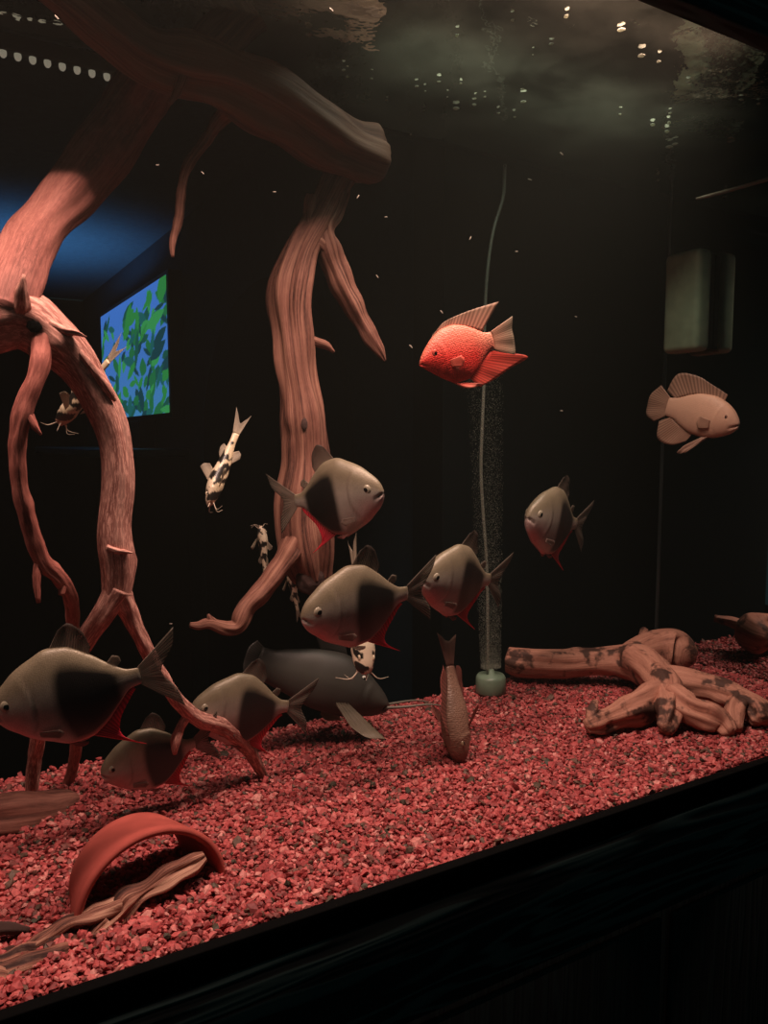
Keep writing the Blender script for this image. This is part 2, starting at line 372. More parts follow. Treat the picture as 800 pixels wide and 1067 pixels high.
mf = N(nt, 'ShaderNodeMixShader'); L(mm.outputs[0], mf.inputs[0]); L(mx.outputs[0], mf.inputs[1]); L(fm_.outputs[0], mf.inputs[2]); L(mf.outputs[0], out.inputs[0])
tag(link('water_surface', water_surface(), m), 'rippled underside of the water surface mirroring the tank', 'water', None, 'structure')
m, nt, out = mat('cloudy_water')
vs = N(nt, 'ShaderNodeVolumeScatter', Density=0.036, Anisotropy=0.25); vs.inputs['Color'].default_value = (0.90, 0.93, 0.80, 1)
nt.links.new(vs.outputs[0], out.inputs['Volume'])
tag(link('water', boxm('water', (X0+0.001, YF+0.0005, -0.02), (X1-0.0005, YB-0.0005, ZW-0.004)), m), 'slightly cloudy water filling the tank', 'water', None, 'stuff')

# ================================================================== DRIFTWOOD
def tube(pts, seed=0, amp=0.12, nseg=28, step=0.0035, knots=(), flat=1.0, endcap=(True, True)):
    """pts: (px,py,Y,rpx) rows -> swept limb with twisting ridges; returns V,F,UV"""
    r_ = np.random.default_rng(seed)
    rows = [list(P(a, b, y))+[R(r, a, b, y)] for a, b, y, r in pts]
    ln = sum(math.dist(rows[i][:3], rows[i+1][:3]) for i in range(len(rows)-1))
    n = max(8, int(ln/step)); S = spline(rows, n); c = S[:, :3]; rad = np.maximum(S[:, 3], 0.0005)
    seg = np.r_[0, np.cumsum(np.linalg.norm(np.diff(c, axis=0), axis=1))]
    tg = np.gradient(c, axis=0); tg /= np.linalg.norm(tg, axis=1)[:, None]
    nrm = np.zeros_like(c); a = np.array([0, 1, 0.01]) if abs(tg[0][1]) < .9 else np.array([1, 0, 0])
    v = a-tg[0]*a.dot(tg[0]); nrm[0] = v/np.linalg.norm(v)
    for i in range(1, n):
        v = nrm[i-1]-tg[i]*nrm[i-1].dot(tg[i]); nrm[i] = v/np.linalg.norm(v)
    bi = np.cross(tg, nrm)
    th = np.linspace(0, 2*np.pi, nseg, endpoint=False)
    T, SS = np.meshgrid(th, seg)
    f = np.zeros_like(T); mr = float(np.mean(rad)); k0 = 1/max(mr*10, 0.02)
    for k, am in ((2, .8), (3, .7), (5, .75), (7, .55), (9, .4)):
        f += am*np.sin(k*T+r_.uniform(-1, 1)*SS*k0*k*1.2+r_.uniform(0, 6.28)+0.8*np.sin(SS*k0*r_.uniform(3, 7)+r_.uniform(0, 6)))
    f = np.sign(f)*np.abs(f)**1.1
    lump = sum(.5*np.sin(SS*w*k0*6+r_.uniform(0, 6)+np.sin(T+r_.uniform(0, 6))) for w in (0.8, 1.7, 3.1))
    rr = rad[:, None]*(1+amp*f*0.55+amp*0.6*lump)
    for (kp, kt, ks, kh) in knots:     # (0..1 along, angle, size in radii, height in radii)
        i = int(kp*(n-1)); dd = ((SS-seg[i])/(ks*rad[i]))**2+((np.angle(np.exp(1j*(T-kt))))/ks)**2
        rr += rad[i]*kh*np.exp(-dd)
    V = c[:, None, :]+rr[..., None]*(np.cos(T)[..., None]*nrm[:, None, :]+flat*np.sin(T)[..., None]*bi[:, None, :])
    V = V.reshape(-1, 3); UV = np.stack([np.minimum(T, 2*np.pi-T)/(np.pi)*mr*60, SS], -1).reshape(-1, 2)
    F = []
    for i in range(n-1):
        for j in range(nseg):
            k = (j+1) % nseg; F.append((i*nseg+j, i*nseg+k, (i+1)*nseg+k, (i+1)*nseg+j))
    V = list(map(tuple, V)); UV = list(map(tuple, UV))
    for e, on in ((0, endcap[0]), (n-1, endcap[1])):
        cv = c[e]+(-1 if e == 0 else 1)*tg[e]*rad[e]*0.25; V.append(tuple(cv)); UV.append((0, seg[e])); ci = len(V)-1
        for j in range(nseg):
            k = (j+1) % nseg; F.append((e*nseg+k, e*nseg+j, ci) if e == 0 else (e*nseg+j, e*nseg+k, ci))
    return V, F, UV
def limb(name, specs, m, parent=None, origin=None):
    V, F, UV = [], [], []
    for s in specs:
        v, f, u = tube(**s); o = len(V); V += v; UV += u; F += [tuple(i+o for i in q) for q in f]
    if origin is not None: V = [(x-origin[0], y-origin[1], z-origin[2]) for x, y, z in V]
    return link(name, mesh(name, V, F, uv=UV), m, parent)
W_left = wood_mat('pale_pink_driftwood', (0.44, 0.23, 0.185), (0.33, 0.135, 0.108), (0.18, 0.06, 0.048), (9, 14), 0.8, (.34, .5, .7), .35)
W_mid = wood_mat('brown_grained_driftwood', (0.30, 0.145, 0.10), (0.165, 0.064, 0.046), (0.04, 0.014, 0.01), (14, 6), 0.12, (.36, .5, .66), 0.8)
W_top = wood_mat('dark_brown_driftwood', (0.22, 0.115, 0.08), (0.15, 0.07, 0.048), (0.06, 0.024, 0.018), (10, 6), 0.0)
W_log = wood_mat('tan_driftwood', (0.44, 0.205, 0.145), (0.33, 0.14, 0.098), (0.11, 0.042, 0.032), (10, 12), 0.15, (0.30, 0.42, 0.66), .5, .9)
W_root = wood_mat('gnarled_root_wood', (0.46, 0.25, 0.175), (0.20, 0.075, 0.052), (0.03, 0.010, 0.008), (12, 9), 0.05, (.41, .51, .62), .9)
W_end = plain('dark_crumbly_end_grain', (0.045, 0.02, 0.016), 0.95)

def rough_ball(center, r, seed, sq=(1, 1, 1)):
    import bmesh
    bm = bmesh.new(); bmesh.ops.create_icosphere(bm, subdivisions=4, radius=1)
    rr = np.random.default_rng(seed); ph = rr.uniform(0, 6, (10, 3)); dr = rr.normal(0, 1, (10, 3))*5
    for v in bm.verts:
        c = np.array(v.co); f = sum(math.sin(dr[i].dot(c)+ph[i][0]) for i in range(10))/10
        f += random.uniform(-.05, .05)
        for k in range(3): v.co[k] = center[k]+c[k]*r*sq[k]*(1+.22*f)
    me = bpy.data.meshes.new('rough'); bm.to_mesh(me); bm.free(); return me
O = P(240, 80, 0.71)
dw = tag(empty('driftwood', O), 'tall branching driftwood reaching from the water surface down to the gravel', 'driftwood')
def part(name, specs, m): return limb(name, specs, m, dw, O)
part('trunk', [dict(pts=[(-60, -80, .66, 30), (50, -22, .675, 26), (108, 24, .69, 25), (146, 54, .70, 26), (185, 70, .705, 28), (232, 80, .71, 34), (290, 112, .73, 32), (342, 146, .75, 30), (384, 162, .765, 25), (397, 166, .77, 14)], seed=3, amp=.16, nseg=40, step=.004, knots=((.45, 2.2, 1.0, .35), (.93, 1.5, .8, .25)))], W_top)
part('branch', [dict(pts=[(205, 66, .71, 24), (250, 20, .715, 20), (300, -20, .72, 20)], seed=5, amp=.14)], W_top)
part('branch', [dict(pts=[(158, 78, .765, 27), (132, 120, .78, 28), (80, 192, .765, 26), (38, 245, .715, 24), (14, 296, .648, 26), (4, 330, .632, 30)], seed=8, amp=.10, nseg=36)], wood_mat('red_brown_driftwood', (0.30, 0.12, 0.095), (0.21, 0.072, 0.058), (0.11, 0.035, 0.028), (9, 8), 0.2, (.34, .5, .7), .35))
part('branch', [dict(pts=[(-70, 362, .635, 30), (-20, 338, .64, 30), (20, 332, .642, 30), (50, 349, .642, 26), (84, 384, .644, 21), (112, 435, .648, 18), (122, 490, .65, 17), (119, 550, .652, 17), (122, 592, .655, 17), (121, 622, .657, 14)], seed=11, amp=.09, nseg=40, knots=((.30, 0.2, .7, .35), (.36, 3.6, .5, .3), (.88, 1.2, .5, .3)))], W_left)
part('branch', [dict(pts=[(124, 612, .655, 15), (104, 645, .66, 11.5), (80, 680, .68, 10.5), (50, 735, .73, 9), (36, 790, .79, 7.5), (33, 832, .815, 6)], seed=12, amp=.08)], W_left)
part('branch', [dict(pts=[(122, 612, .655, 12), (140, 650, .66, 8.5), (160, 692, .67, 7.5), (184, 728, .68, 7.5), (205, 748, .69, 8), (236, 760, .705, 8), (258, 780, .72, 7), (270, 800, .73, 5.5), (278, 812, .737, 3)], seed=13, amp=.10, knots=((.62, 1.0, .8, .3),)),
                dict(pts=[(196, 744, .687, 5), (188, 758, .686, 4.5), (183, 772, .685, 5), (182, 786, .685, 2)], seed=14, amp=.1),
                dict(pts=[(270, 800, .73, 4), (272, 815, .735, 2.5), (266, 830, .738, 1.2)], seed=15)], W_left)
part('branch', [dict(pts=[(45, 348, .630, 12), (40, 385, .620, 10), (24, 430, .62, 9.5), (18, 470, .625, 8.5), (22, 515, .63, 8), (36, 565, .64, 8), (46, 588, .645, 8), (62, 602, .65, 8), (74, 624, .66, 7.5), (76, 660, .68, 6.5), (78, 720, .72, 6.5), (79, 780, .77, 6), (72, 812, .81, 5), (60, 835, .815, 4)], seed=17, amp=.10, knots=((.33, 2, 1, .3), (.5, 1, 1, .35))),
                dict(pts=[(28, 430, .618, 5), (36, 444, .616, 3.5), (43, 453, .615, 1.2)], seed=18),
                dict(pts=[(40, 584, .643, 4.5), (38, 605, .642, 4), (40, 628, .642, 2)], seed=19),
                dict(pts=[(66, 606, .65, 5), (64, 620, .648, 3)], seed=20)], wood_mat('red_thin_driftwood', (0.36, 0.13, 0.10), (0.27, 0.08, 0.062), (0.13, 0.038, 0.03), (9, 12), 0.35, (.34, .5, .7), .35))
for spur in (
    dict(pts=[(52, 338, .625, 8), (68, 345, .622, 7), (80, 347, .62, 4.5), (90, 351, .62, 1)], seed=21, flat=.6),
    dict(pts=[(82, 366, .628, 4), (100, 388, .63, 5), (112, 405, .632, 5), (120, 418, .634, 1.5)], seed=22),
    dict(pts=[(22, 322, .622, 9), (22, 304, .612, 6), (25, 286, .606, 1.5)], seed=23),
    dict(pts=[(35, 360, .635, 7), (36, 380, .633, 3)], seed=24),
    dict(pts=[(112, 570, .643, 6), (124, 574, .64, 5), (138, 576, .638, 1.5)], seed=25, flat=.6)):
    part('spur', [spur], W_left)
me = rough_ball(P(36, 340, .6205)-O, R(6.5, 36, 340, .618), 15, (1.2, .3, 1)); o = link('knot_hole', me, M_rim, dw); o['label'] = 'dark knot hole'
part('branch', [dict(pts=[(372, 150, 0.789, 20), (352, 190, 0.784, 16), (330, 232, 0.776, 16), (310, 270, 0.772, 19), (301, 312, 0.770, 20.5), (305, 365, 0.769, 20), (314, 425, 0.767, 20), (318, 470, 0.766, 21), (316, 515, 0.765, 25), (316, 550, 0.764, 26), (322, 585, 0.762, 24), (326, 604, 0.760, 20)], seed=31, amp=.17, nseg=52, knots=((.60, 4.7, .5, -.25), (.83, 2.5, .7, .15)))], W_mid)
part('branch', [dict(pts=[(356, 196, 0.781, 9), (347, 220, 0.774, 9), (338, 240, 0.769, 10), (345, 270, 0.766, 12), (362, 308, 0.762, 12), (380, 342, 0.759, 10), (392, 362, 0.757, 7), (401, 376, 0.756, 1.5)], seed=32, amp=.2, nseg=32),
                dict(pts=[(326, 206, 0.772, 7), (322, 228, 0.768, 6), (330, 250, 0.764, 7), (344, 262, 0.762, 6)], seed=33, amp=.2),
                dict(pts=[(314, 350, 0.759, 6), (328, 356, 0.757, 4.5), (340, 360, 0.756, 4), (348, 367, 0.755, 1.5)], seed=34)], W_mid)
part('branch', [dict(pts=[(312, 560, 0.754, 14), (296, 585, 0.752, 11), (276, 612, 0.750, 10), (258, 632, 0.748, 11), (248, 652, 0.746, 9), (236, 655, 0.745, 7), (218, 650, 0.744, 5.5), (207, 652, 0.744, 4), (198, 651, 0.744, 2.5)], seed=36, amp=.17, nseg=32),
                dict(pts=[(226, 652, 0.745, 5), (220, 646, 0.744, 4), (217, 640, 0.744, 1.2)], seed=37)], W_mid)
part('branch', [dict(pts=[(240, 112, .735, 9), (228, 126, .745, 7), (212, 150, .75, 5.5), (196, 172, .75, 5), (189, 196, .75, 4.8), (186, 226, .748, 4.2), (180, 252, .746, 3.4), (180, 268, .745, 1.5)], seed=41, amp=.16),
                dict(pts=[(193, 62, .69, 7), (190, 80, .688, 5), (184, 96, .69, 4), (177, 108, .69, 2)], seed=42)], W_mid)
me = rough_ball(P(317, 442, .744)-O, R(4.5, 317, 442, .744), 16, (.8, .4, 1.4)); o = link('knot_hole', me, W_end, dw); o['label'] = 'small dark knot in the grained column'
ce = P(324, 604, .752)
me = rough_ball((ce-O), R(17, 324, 604, .752), 5, (1, .7, .9)); o = link('cut_end', me, W_end, dw); o['label'] = 'dark crumbly cut end of the wood'

# slab at the foot of the branches, far left
O2 = P(20, 845, .81)
o = limb('driftwood_slab', [dict(pts=[(-90, 862, .75, 28), (-40, 856, .755, 27), (10, 850, .76, 24), (48, 845, .77, 20), (72, 838, .78, 14), (84, 833, .785, 6)], seed=51, amp=.14, nseg=36, flat=1.0)], wood_mat('dark_slab_wood', (0.34, 0.14, 0.105), (0.18, 0.068, 0.05), (0.05, 0.018, 0.014), (8, 10), 0.1), None, O2)
o.location = O2; tag(o, 'dark flat driftwood slab lying on gravel at the back left', 'driftwood')

# log on the gravel, right
def G(px, py, z, r):       # a limb point at height z above the gravel
    q = PZ(px, py, z); return (px, py, q.y, r)
O3 = PZ(680, 705, .03)
lg = tag(empty('driftwood_log', O3), 'tan forked driftwood log with gnarled roots lying on gravel at right', 'driftwood')
limb('trunk', [dict(pts=[G(529, 687, .036, 13), G(545, 690, .034, 15), G(585, 692, .032, 14), G(625, 689, .034, 14), G(655, 690, .036, 17), G(676, 698, .038, 20), G(692, 714, .036, 18), G(697, 728, .028, 14)], seed=61, amp=.08, nseg=40, knots=((.35, 1, .7, .2), (.62, 2, .8, .25)))], W_log, lg, O3)
limb('stub', [dict(pts=[G(652, 689, .037, 15), G(668, 681, .040, 17), G(684, 677, .041, 20), G(700, 678, .040, 22), G(709, 681, .038, 19), G(714, 684, .037, 12)], seed=62, amp=.06, nseg=36),
              dict(pts=[G(674, 672, .043, 7), G(671, 663, .05, 5.5), G(671, 657, .054, 4)], seed=63)], W_log, lg, O3)
for i, s in enumerate([
    [dict(pts=[G(694, 722, .030, 17), G(668, 735, .024, 16), G(645, 744, .018, 13), G(624, 752, .014, 10), G(611, 757, .010, 6)], seed=64, amp=.24, nseg=32, knots=((.4, 1, .6, .3), (.7, 3, .6, -.3))),
     dict(pts=[G(616, 755, .012, 6), G(617, 742, .024, 6.5), G(620, 731, .033, 4)], seed=65, amp=.15)],
    [dict(pts=[G(692, 724, .030, 14), G(697, 738, .024, 15), G(697, 750, .016, 12), G(692, 761, .007, 8)], seed=66, amp=.26, nseg=32)],
    [dict(pts=[G(698, 726, .032, 15), G(716, 738, .026, 16), G(736, 746, .019, 15), G(752, 755, .011, 11), G(760, 764, .005, 7)], seed=67, amp=.26, nseg=32, knots=((.5, 2, .6, .3),))],
    [dict(pts=[G(688, 708, .038, 13), G(716, 712, .036, 13), G(742, 718, .033, 12), G(766, 727, .028, 12), G(786, 738, .021, 14), G(793, 752, .010, 10)], seed=68, amp=.2, nseg=32, knots=((.5, 4, .6, .25),)),
     dict(pts=[G(760, 720, .035, 7), G(785, 728, .031, 5), G(804, 735, .026, 2)], seed=69, amp=.1)],
    [dict(pts=[G(772, 730, .026, 11), G(764, 744, .017, 11), G(766, 760, .006, 7)], seed=70, amp=.2)]]):
    limb('root', s, W_log, lg, O3)

# gnarled root in front left
O4 = P(90, 990, .56)
rt = tag(empty('gnarled_root', O4), 'twisted pale-edged root on gravel propped against the clay arch', 'driftwood')
limb('stem', [dict(pts=[(213, 892, .575, 4), (200, 900, .574, 8), (178, 912, .572, 9), (155, 926, .57, 8), (136, 940, .568, 11), (120, 956, .565, 11), (95, 976, .56, 10), (60, 994, .555, 16), (20, 1006, .55, 20), (-40, 1022, .545, 24)], seed=71, amp=.42, nseg=40, step=.0025, knots=((.3, 1, .7, .35), (.45, 4, .7, .3)))], W_root, rt, O4)
limb('root', [dict(pts=[(125, 945, .567, 12), (95, 955, .566, 9), (72, 962, .565, 7), (50, 976, .562, 7), (25, 990, .557, 7)], seed=72, amp=.36, nseg=28, step=.0025)], W_root, rt, O4)
limb('root', [dict(pts=[(-30, 1022, .54, 18), (20, 1024, .543, 17), (60, 1020, .546, 13), (88, 1015, .549, 8), (118, 1007, .552, 2)], seed=73, amp=.34, nseg=28, step=.0025)], W_root, rt, O4)
limb('root', [dict(pts=[(110, 958, .562, 8), (85, 985, .555, 6), (60, 1000, .552, 6), (30, 1012, .548, 8)], seed=74, amp=.36, nseg=28, step=.0025)], W_root, rt, O4)
# small sticks
def stick(pts, label, m=W_end, seed=81):
    o0 = P(*pts[0][:3]); o = limb('stick', [dict(pts=pts, seed=seed, amp=.2, nseg=14)], m, None, o0); o.location = o0
    tag(o, label, 'stick')
stick([(-12, 968, .575, 6), (10, 967, .577, 6), (30, 969, .578, 3)], 'short dark stick on gravel at the left edge beside the clay arch', seed=81)
stick([(200, 846, .70, 2), (212, 843, .702, 3), (226, 845, .704, 1.5)], 'thin dark twig lying on gravel above the clay arch', seed=82)

# terracotta half-pot arch
def clay_arch():      # half of a tapered flower pot
    r0, r1, th, ln, n, m_ = 0.0600, 0.049, 0.0062, 0.060, 56, 8
    prof = [(r0-th, .002), (r0-th+.002, 0), (r0-.002, 0), (r0, .002)]
    prof += [(r0+(r1-r0)*k/m_, .002+(ln-.004)*k/m_) for k in range(1, m_+1)]
    prof += [(r1-.002, ln), (r1-th+.002, ln), (r1-th, ln-.002)]
    prof += [(r1-th+(r0-r1)*k/m_, (ln-.002)*(1-k/m_)+.002*k/m_) for k in range(1, m_)]
    k = len(prof); V = []; F = []; a0, a1 = math.radians(-18), math.radians(198)
    for i in range(n+1):
        a = a0+(a1-a0)*i/n
        for r, y in prof: V.append((r*math.cos(a), y, r*math.sin(a)))
    for i in range(n):
        for j in range(k):
            q = (j+1) % k; F.append((i*k+j, (i+1)*k+j, (i+1)*k+q, i*k+q))
    F.append(list(range(k))); F.append(list(range(n*k+k-1, n*k-1, -1)))
    return mesh('clay_arch', V, F)
ca = link('clay_arch', clay_arch(), plain('terracotta', (0.38, 0.075, 0.06), 0.85, spec=0.2))
pl_, pr_ = PZ(70, 952, 0), PZ(238, 918, 0)
ca.location = ((pl_+pr_)/2).x+.003, ((pl_+pr_)/2).y, -0.008; ca.rotation_euler = (0, 0, math.radians(6))
tag(ca, 'terracotta half-round clay arch half sunk in the gravel', 'ornament')

# pale pebble
me = rough_ball((0, 0, 0), .003, 9, (1.2, .9, .7)); o = link('white_pebble', me, plain('white_stone', (.75, .62, .55), .6)); o.location = PZ(132, 846, .003)
tag(o, 'small white pebble on the red gravel behind the clay arch', 'pebble')

# ================================================================== EQUIPMENT
def round_tube(rows, nseg=10, n=60):
    S = spline(rows, n); c = S[:, :3]; rad = S[:, 3]; tg = np.gradient(c, axis=0); tg /= np.linalg.norm(tg, axis=1)[:, None]
    V = []; F = []; a = np.array([0.3, 1, .1])
    for i in range(n):
        u = a-tg[i]*a.dot(tg[i]); u /= np.linalg.norm(u); v = np.cross(tg[i], u)
        for j in range(nseg):
            t = 2*math.pi*j/nseg; V.append(c[i]+rad[i]*(math.cos(t)*u+math.sin(t)*v))
    for i in range(n-1):
        for j in range(nseg):
            k = (j+1) % nseg; F.append((i*nseg+j, i*nseg+k, (i+1)*nseg+k, (i+1)*nseg+j))
    F.append(list(range(nseg))[::-1]); F.append([(n-1)*nseg+j for j in range(nseg)])
    return V, F
def lathe(prof, n=32):
    V = []; F = []; k = len(prof)
    for i in range(n):
        a = 2*math.pi*i/n
        for r, z in prof: V.append((r*math.cos(a), r*math.sin(a), z))
    for i in range(n):
        q = (i+1) % n
        for j in range(k-1): F.append((i*k+j, q*k+j, q*k+j+1, i*k+j+1))
    return V, F
base = PZ(511, 727, 0.0); base.y = min(base.y, .835); base = P(511, 727, .822); base.z = 0.0
asn = tag(empty('air_stone', base), 'pale green round air stone with airline tube standing at the back', 'air stone')
V, F = lathe([(0, .0), (.019, .0), (.021, .003), (.0205, .022), (.018, .026), (.006, .027), (.004, .033), (0, .033)])
link('base', mesh('base', V, F), plain('pale_green_plastic', (.17, .24, .17), .4), asn)
tp = [(526, 172), (524, 205), (514, 240), (508, 280), (505, 330), (504, 400), (502, 450), (501, 490), (503, 530), (507, 590), (508, 650), (508, 702)]
V, F = round_tube([list(P(a, b, .822)-base)+[.0021] for a, b in tp], 10, 90)
m, nt, out = mat('milky_airline'); b = N(nt, 'ShaderNodeBsdfPrincipled', Roughness=.3); b.inputs['Base Color'].default_value = (.16, .17, .135, 1)
t = N(nt, 'ShaderNodeBsdfTransparent'); mx = N(nt, 'ShaderNodeMixShader'); mx.inputs[0].default_value = .55
nt.links.new(t.outputs[0], mx.inputs[1]); nt.links.new(b.outputs[0], mx.inputs[2]); nt.links.new(mx.outputs[0], out.inputs[0])
o = link('airline_tube', mesh('airline_tube', V, F), m, asn); o['label'] = 'thin milky airline tube'
# fine bubbles rising from the stone: one uncountable plume
def plume():
    V = []; F = []; q = [(0, 1, 0), (0, -1, 0), (1, 0, 0), (-1, 0, 0), (0, 0, 1), (0, 0, -1)]
    ff = [(4, 2, 0), (4, 0, 3), (4, 3, 1), (4, 1, 2), (5, 0, 2), (5, 3, 0), (5, 1, 3), (5, 2, 1)]
    for i in range(12000):
        h = random.random()**2.1*0.45; k = h/0.45
        w_ = .016+.014*k; a = random.uniform(0, 6.283); r = w_*random.random()**.5
        x, y = r*math.cos(a)-.018*k, min(r*math.sin(a)*.7, .012); s = random.uniform(.00012, .00026)
        n = len(V); V += [(x+s*c[0], y+s*c[1], .036+h+s*c[2]*2.2) for c in q]; F += [tuple(n+j for j in f) for f in ff]
    return mesh('bubbles', V, F)
m, nt, out = mat('fine_bubbles'); b = N(nt, 'ShaderNodeBsdfTranslucent'); b.inputs[0].default_value = (.55, .58, .48, 1)
d = N(nt, 'ShaderNodeBsdfDiffuse'); d.inputs[0].default_value = (.55, .58, .48, 1)
mx1 = N(nt, 'ShaderNodeMixShader'); nt.links.new(b.outputs[0], mx1.inputs[1]); nt.links.new(d.outputs[0], mx1.inputs[2])
t = N(nt, 'ShaderNodeBsdfTransparent'); mx = N(nt, 'ShaderNodeMixShader'); mx.inputs[0].default_value = .45
nt.links.new(t.outputs[0], mx.inputs[1]); nt.links.new(mx1.outputs[0], mx.inputs[2]); nt.links.new(mx.outputs[0], out.inputs[0])
o = link('bubble_plume', plume(), m); o.location = base
tag(o, 'hazy column of fine bubbles rising from the green air stone', 'bubbles', None, 'stuff')

# magnetic glass cleaner on the side pane
mgY = .800; mgc = P(700, 316, mgY)
mg = tag(empty('algae_magnet', (X1, mgY, mgc.z)), 'cream rounded magnetic glass cleaner clamped on the side glass', 'glass cleaner')
M_cream = plain('cream_plastic', (.62, .66, .44), .45); M_felt = plain('black_felt', (.008, .008, .008), 1.0)
zt, zb = P(712, 262, mgY).z-mgc.z, P(705, 367, mgY).z-mgc.z
link('handle', boxm('handle', (-.044, -.034, zb), (-.012, .030, zt), .009), M_cream, mg)
link('felt_pad', boxm('felt_pad', (-.012, -.029, zb+.005), (-.0006, .026, zt-.006), .002), M_felt, mg)
link('outer_handle', boxm('outer_handle', (.0045, -.03, zb), (.02, .03, zt-.0), .004), M_cream, mg)
# pale rod at the right
V, F = round_tube([list(P(725, 207, .70))+[.0013], list(P(740, 203.5, .685))+[.0022], list(P(775, 194, .66))+[.0024], list(P(835, 176, .61))+[.0024]], 12, 24)
o = link('feeding_rod', mesh('feeding_rod', V, F), plain('pale_tan_plastic', (.34, .25, .18), .4)); tag(o, 'thin pale rod slanting in below the surface at the right edge', 'rod')

# LED bar along the back, just under the surface
lY = .845; la, lb = P(-60, 33, lY), P(136, 78, lY); lc = (la+lb)/2
led = tag(empty('light_bar', lc), 'black light bar with a row of small lamps at the back, top left', 'lamp')
link('housing', boxm('housing', (la.x-lc.x, -.004, -.004), (lb.x-lc.x, .012, .012), .002), M_black, led)
M_bead = plain('warm_bead', (.5, .5, .42), .3, emit=(1.0, .90, .66), es=0.16)
V, F = lathe([(0, -.0052), (.0018, -.0048), (.0030, -.0032), (.0034, -.001), (.0032, .001), (0, .001)], 16)
bm_ = mesh('led', V, F)
for i in range(13):
    a = P(-59+15.5*i, 34.2+3.65*i, lY)
    o = link('led', bm_, M_bead, led); o.location = (a.x-lc.x, 0.002, -.005)

# screen in the next room, seen through the back glass
def tv():
    A, B, Cc, D = P(110, 327, 3.0), P(172.5, 291, 2.15), P(186, 433, 2.15), P(110, 435, 3.0)
    top0, top1, bot = A.z, B.z, (Cc.z+D.z)/2
    h = (A.z-D.z+B.z-Cc.z)/2; zc = (A.z+B.z+Cc.z+D.z)/4
    p0 = Vector(((A.x+D.x)/2, A.y, 0)); p1 = Vector(((B.x+Cc.x)/2, B.y, 0))
    return p0, p1, zc, h
p0, p1, zc_, hh = tv()
dirx = (p1-p0).normalized(); nrm = Vector((dirx.y, -dirx.x, 0)); 
if nrm.dot(Vector((0, 0, 0))-p0) < 0: nrm = -nrm
wid = (p1-p0).length
tvo = tag(empty('television', (p0+p1)/2+Vector((0, 0, zc_))), 'glowing screen showing green plants on blue, beyond the tank', 'television')
tvo.rotation_euler = Matrix((dirx, -nrm, Vector((0, 0, 1)))).transposed().to_euler()
def screen():
    nu, nv = 120, 150; U, Vv = np.meshgrid(np.linspace(0, 1, nu), np.linspace(0, 1, nv))
    col = np.zeros((nv, nu, 3)); col[:] = (.07, .21, .66)
    col += (np.array((.0, .0, -.12))*(1-Vv[..., None])); col += np.array((.0, .10, -.12))*np.clip(.45-Vv, 0, 1)[..., None]
    r = np.random.default_rng(12)
    def leaf(cu, cv, a, l, wd, c):
        du, dv = (U-cu)*1.1, (Vv-cv); x = du*math.cos(a)+dv*math.sin(a); y = -du*math.sin(a)+dv*math.cos(a)
        mk = (np.abs(x) < l) & (np.abs(y) < wd*(1-(x/l)**2)); col[mk] = c
    greens = [(.012, .10, .07), (.02, .17, .06), (.035, .26, .06), (.015, .13, .12), (.05, .33, .09), (.01, .06, .07)]
    for i in range(150):
        cv = r.random()**1.25*.92; cu = r.uniform(0, 1)
        if cv > .55 and cu < .45 and r.random() < .75: continue
        leaf(cu, cv, r.normal(1.2, .8), r.uniform(.05, .12), r.uniform(.018, .045), greens[r.integers(6)])
    for cu, cv, a, l, wd, c in [(.62, .80, 1.6, .10, .03, greens[2]), (.85, .72, .3, .14, .05, greens[4]), (.45, .74, .9, .09, .05, greens[2]), (.95, .93, 1.3, .12, .06, greens[2]), (.6, .55, 1.4, .16, .03, greens[0]), (.88, .48, .5, .12, .05, greens[5]), (.22, .62, 1.2, .09, .03, greens[3])]: leaf(cu, cv, a, l, wd, c)
    V = np.stack([(U-.5)*wid, np.full_like(U, -.012), (Vv-.5)*hh], -1).reshape(-1, 3); F = []
    for j in range(nv-1):
        for i in range(nu-1):
            k = j*nu+i; F.append((k, k+1, k+nu+1, k+nu))
    return mesh('screen', V, F, smooth=False, col=col.reshape(-1, 3))
m, nt, out = mat('screen_picture'); a = N(nt, 'ShaderNodeAttribute', attribute_name='Col'); e = N(nt, 'ShaderNodeEmission', Strength=1.0)
nt.links.new(a.outputs['Color'], e.inputs[0]); nt.links.new(e.outputs[0], out.inputs[0])
link('screen', screen(), m, tvo)
link('casing', boxm('casing', (-wid/2-.012, -.010, -hh/2-.014), (wid/2+.012, .03, hh/2+.014), .004), M_black, tvo)
link('stand', boxm('stand', (-.12, -.02, -hh/2-.10), (.12, .03, -hh/2-.015), .004), M_black, tvo)
sbp = (p0+p1)/2; sbz = zc_-hh/2-.10
sb = tag(empty('sideboard', (sbp.x, sbp.y, -.86)), 'dark low sideboard under the glowing screen beyond the tank', 'sideboard')
sb.rotation_euler = tvo.rotation_euler
link('body', boxm('body', (-.5, -.22, .0), (.45, .028, sbz+.86-.022), .004), M_dark, sb)
link('top', boxm('top', (-.52, -.24, sbz+.86-.02), (.47, .030, sbz+.86), .004), plain('dark_teal_top', (.05, .08, .09), .35), sb)

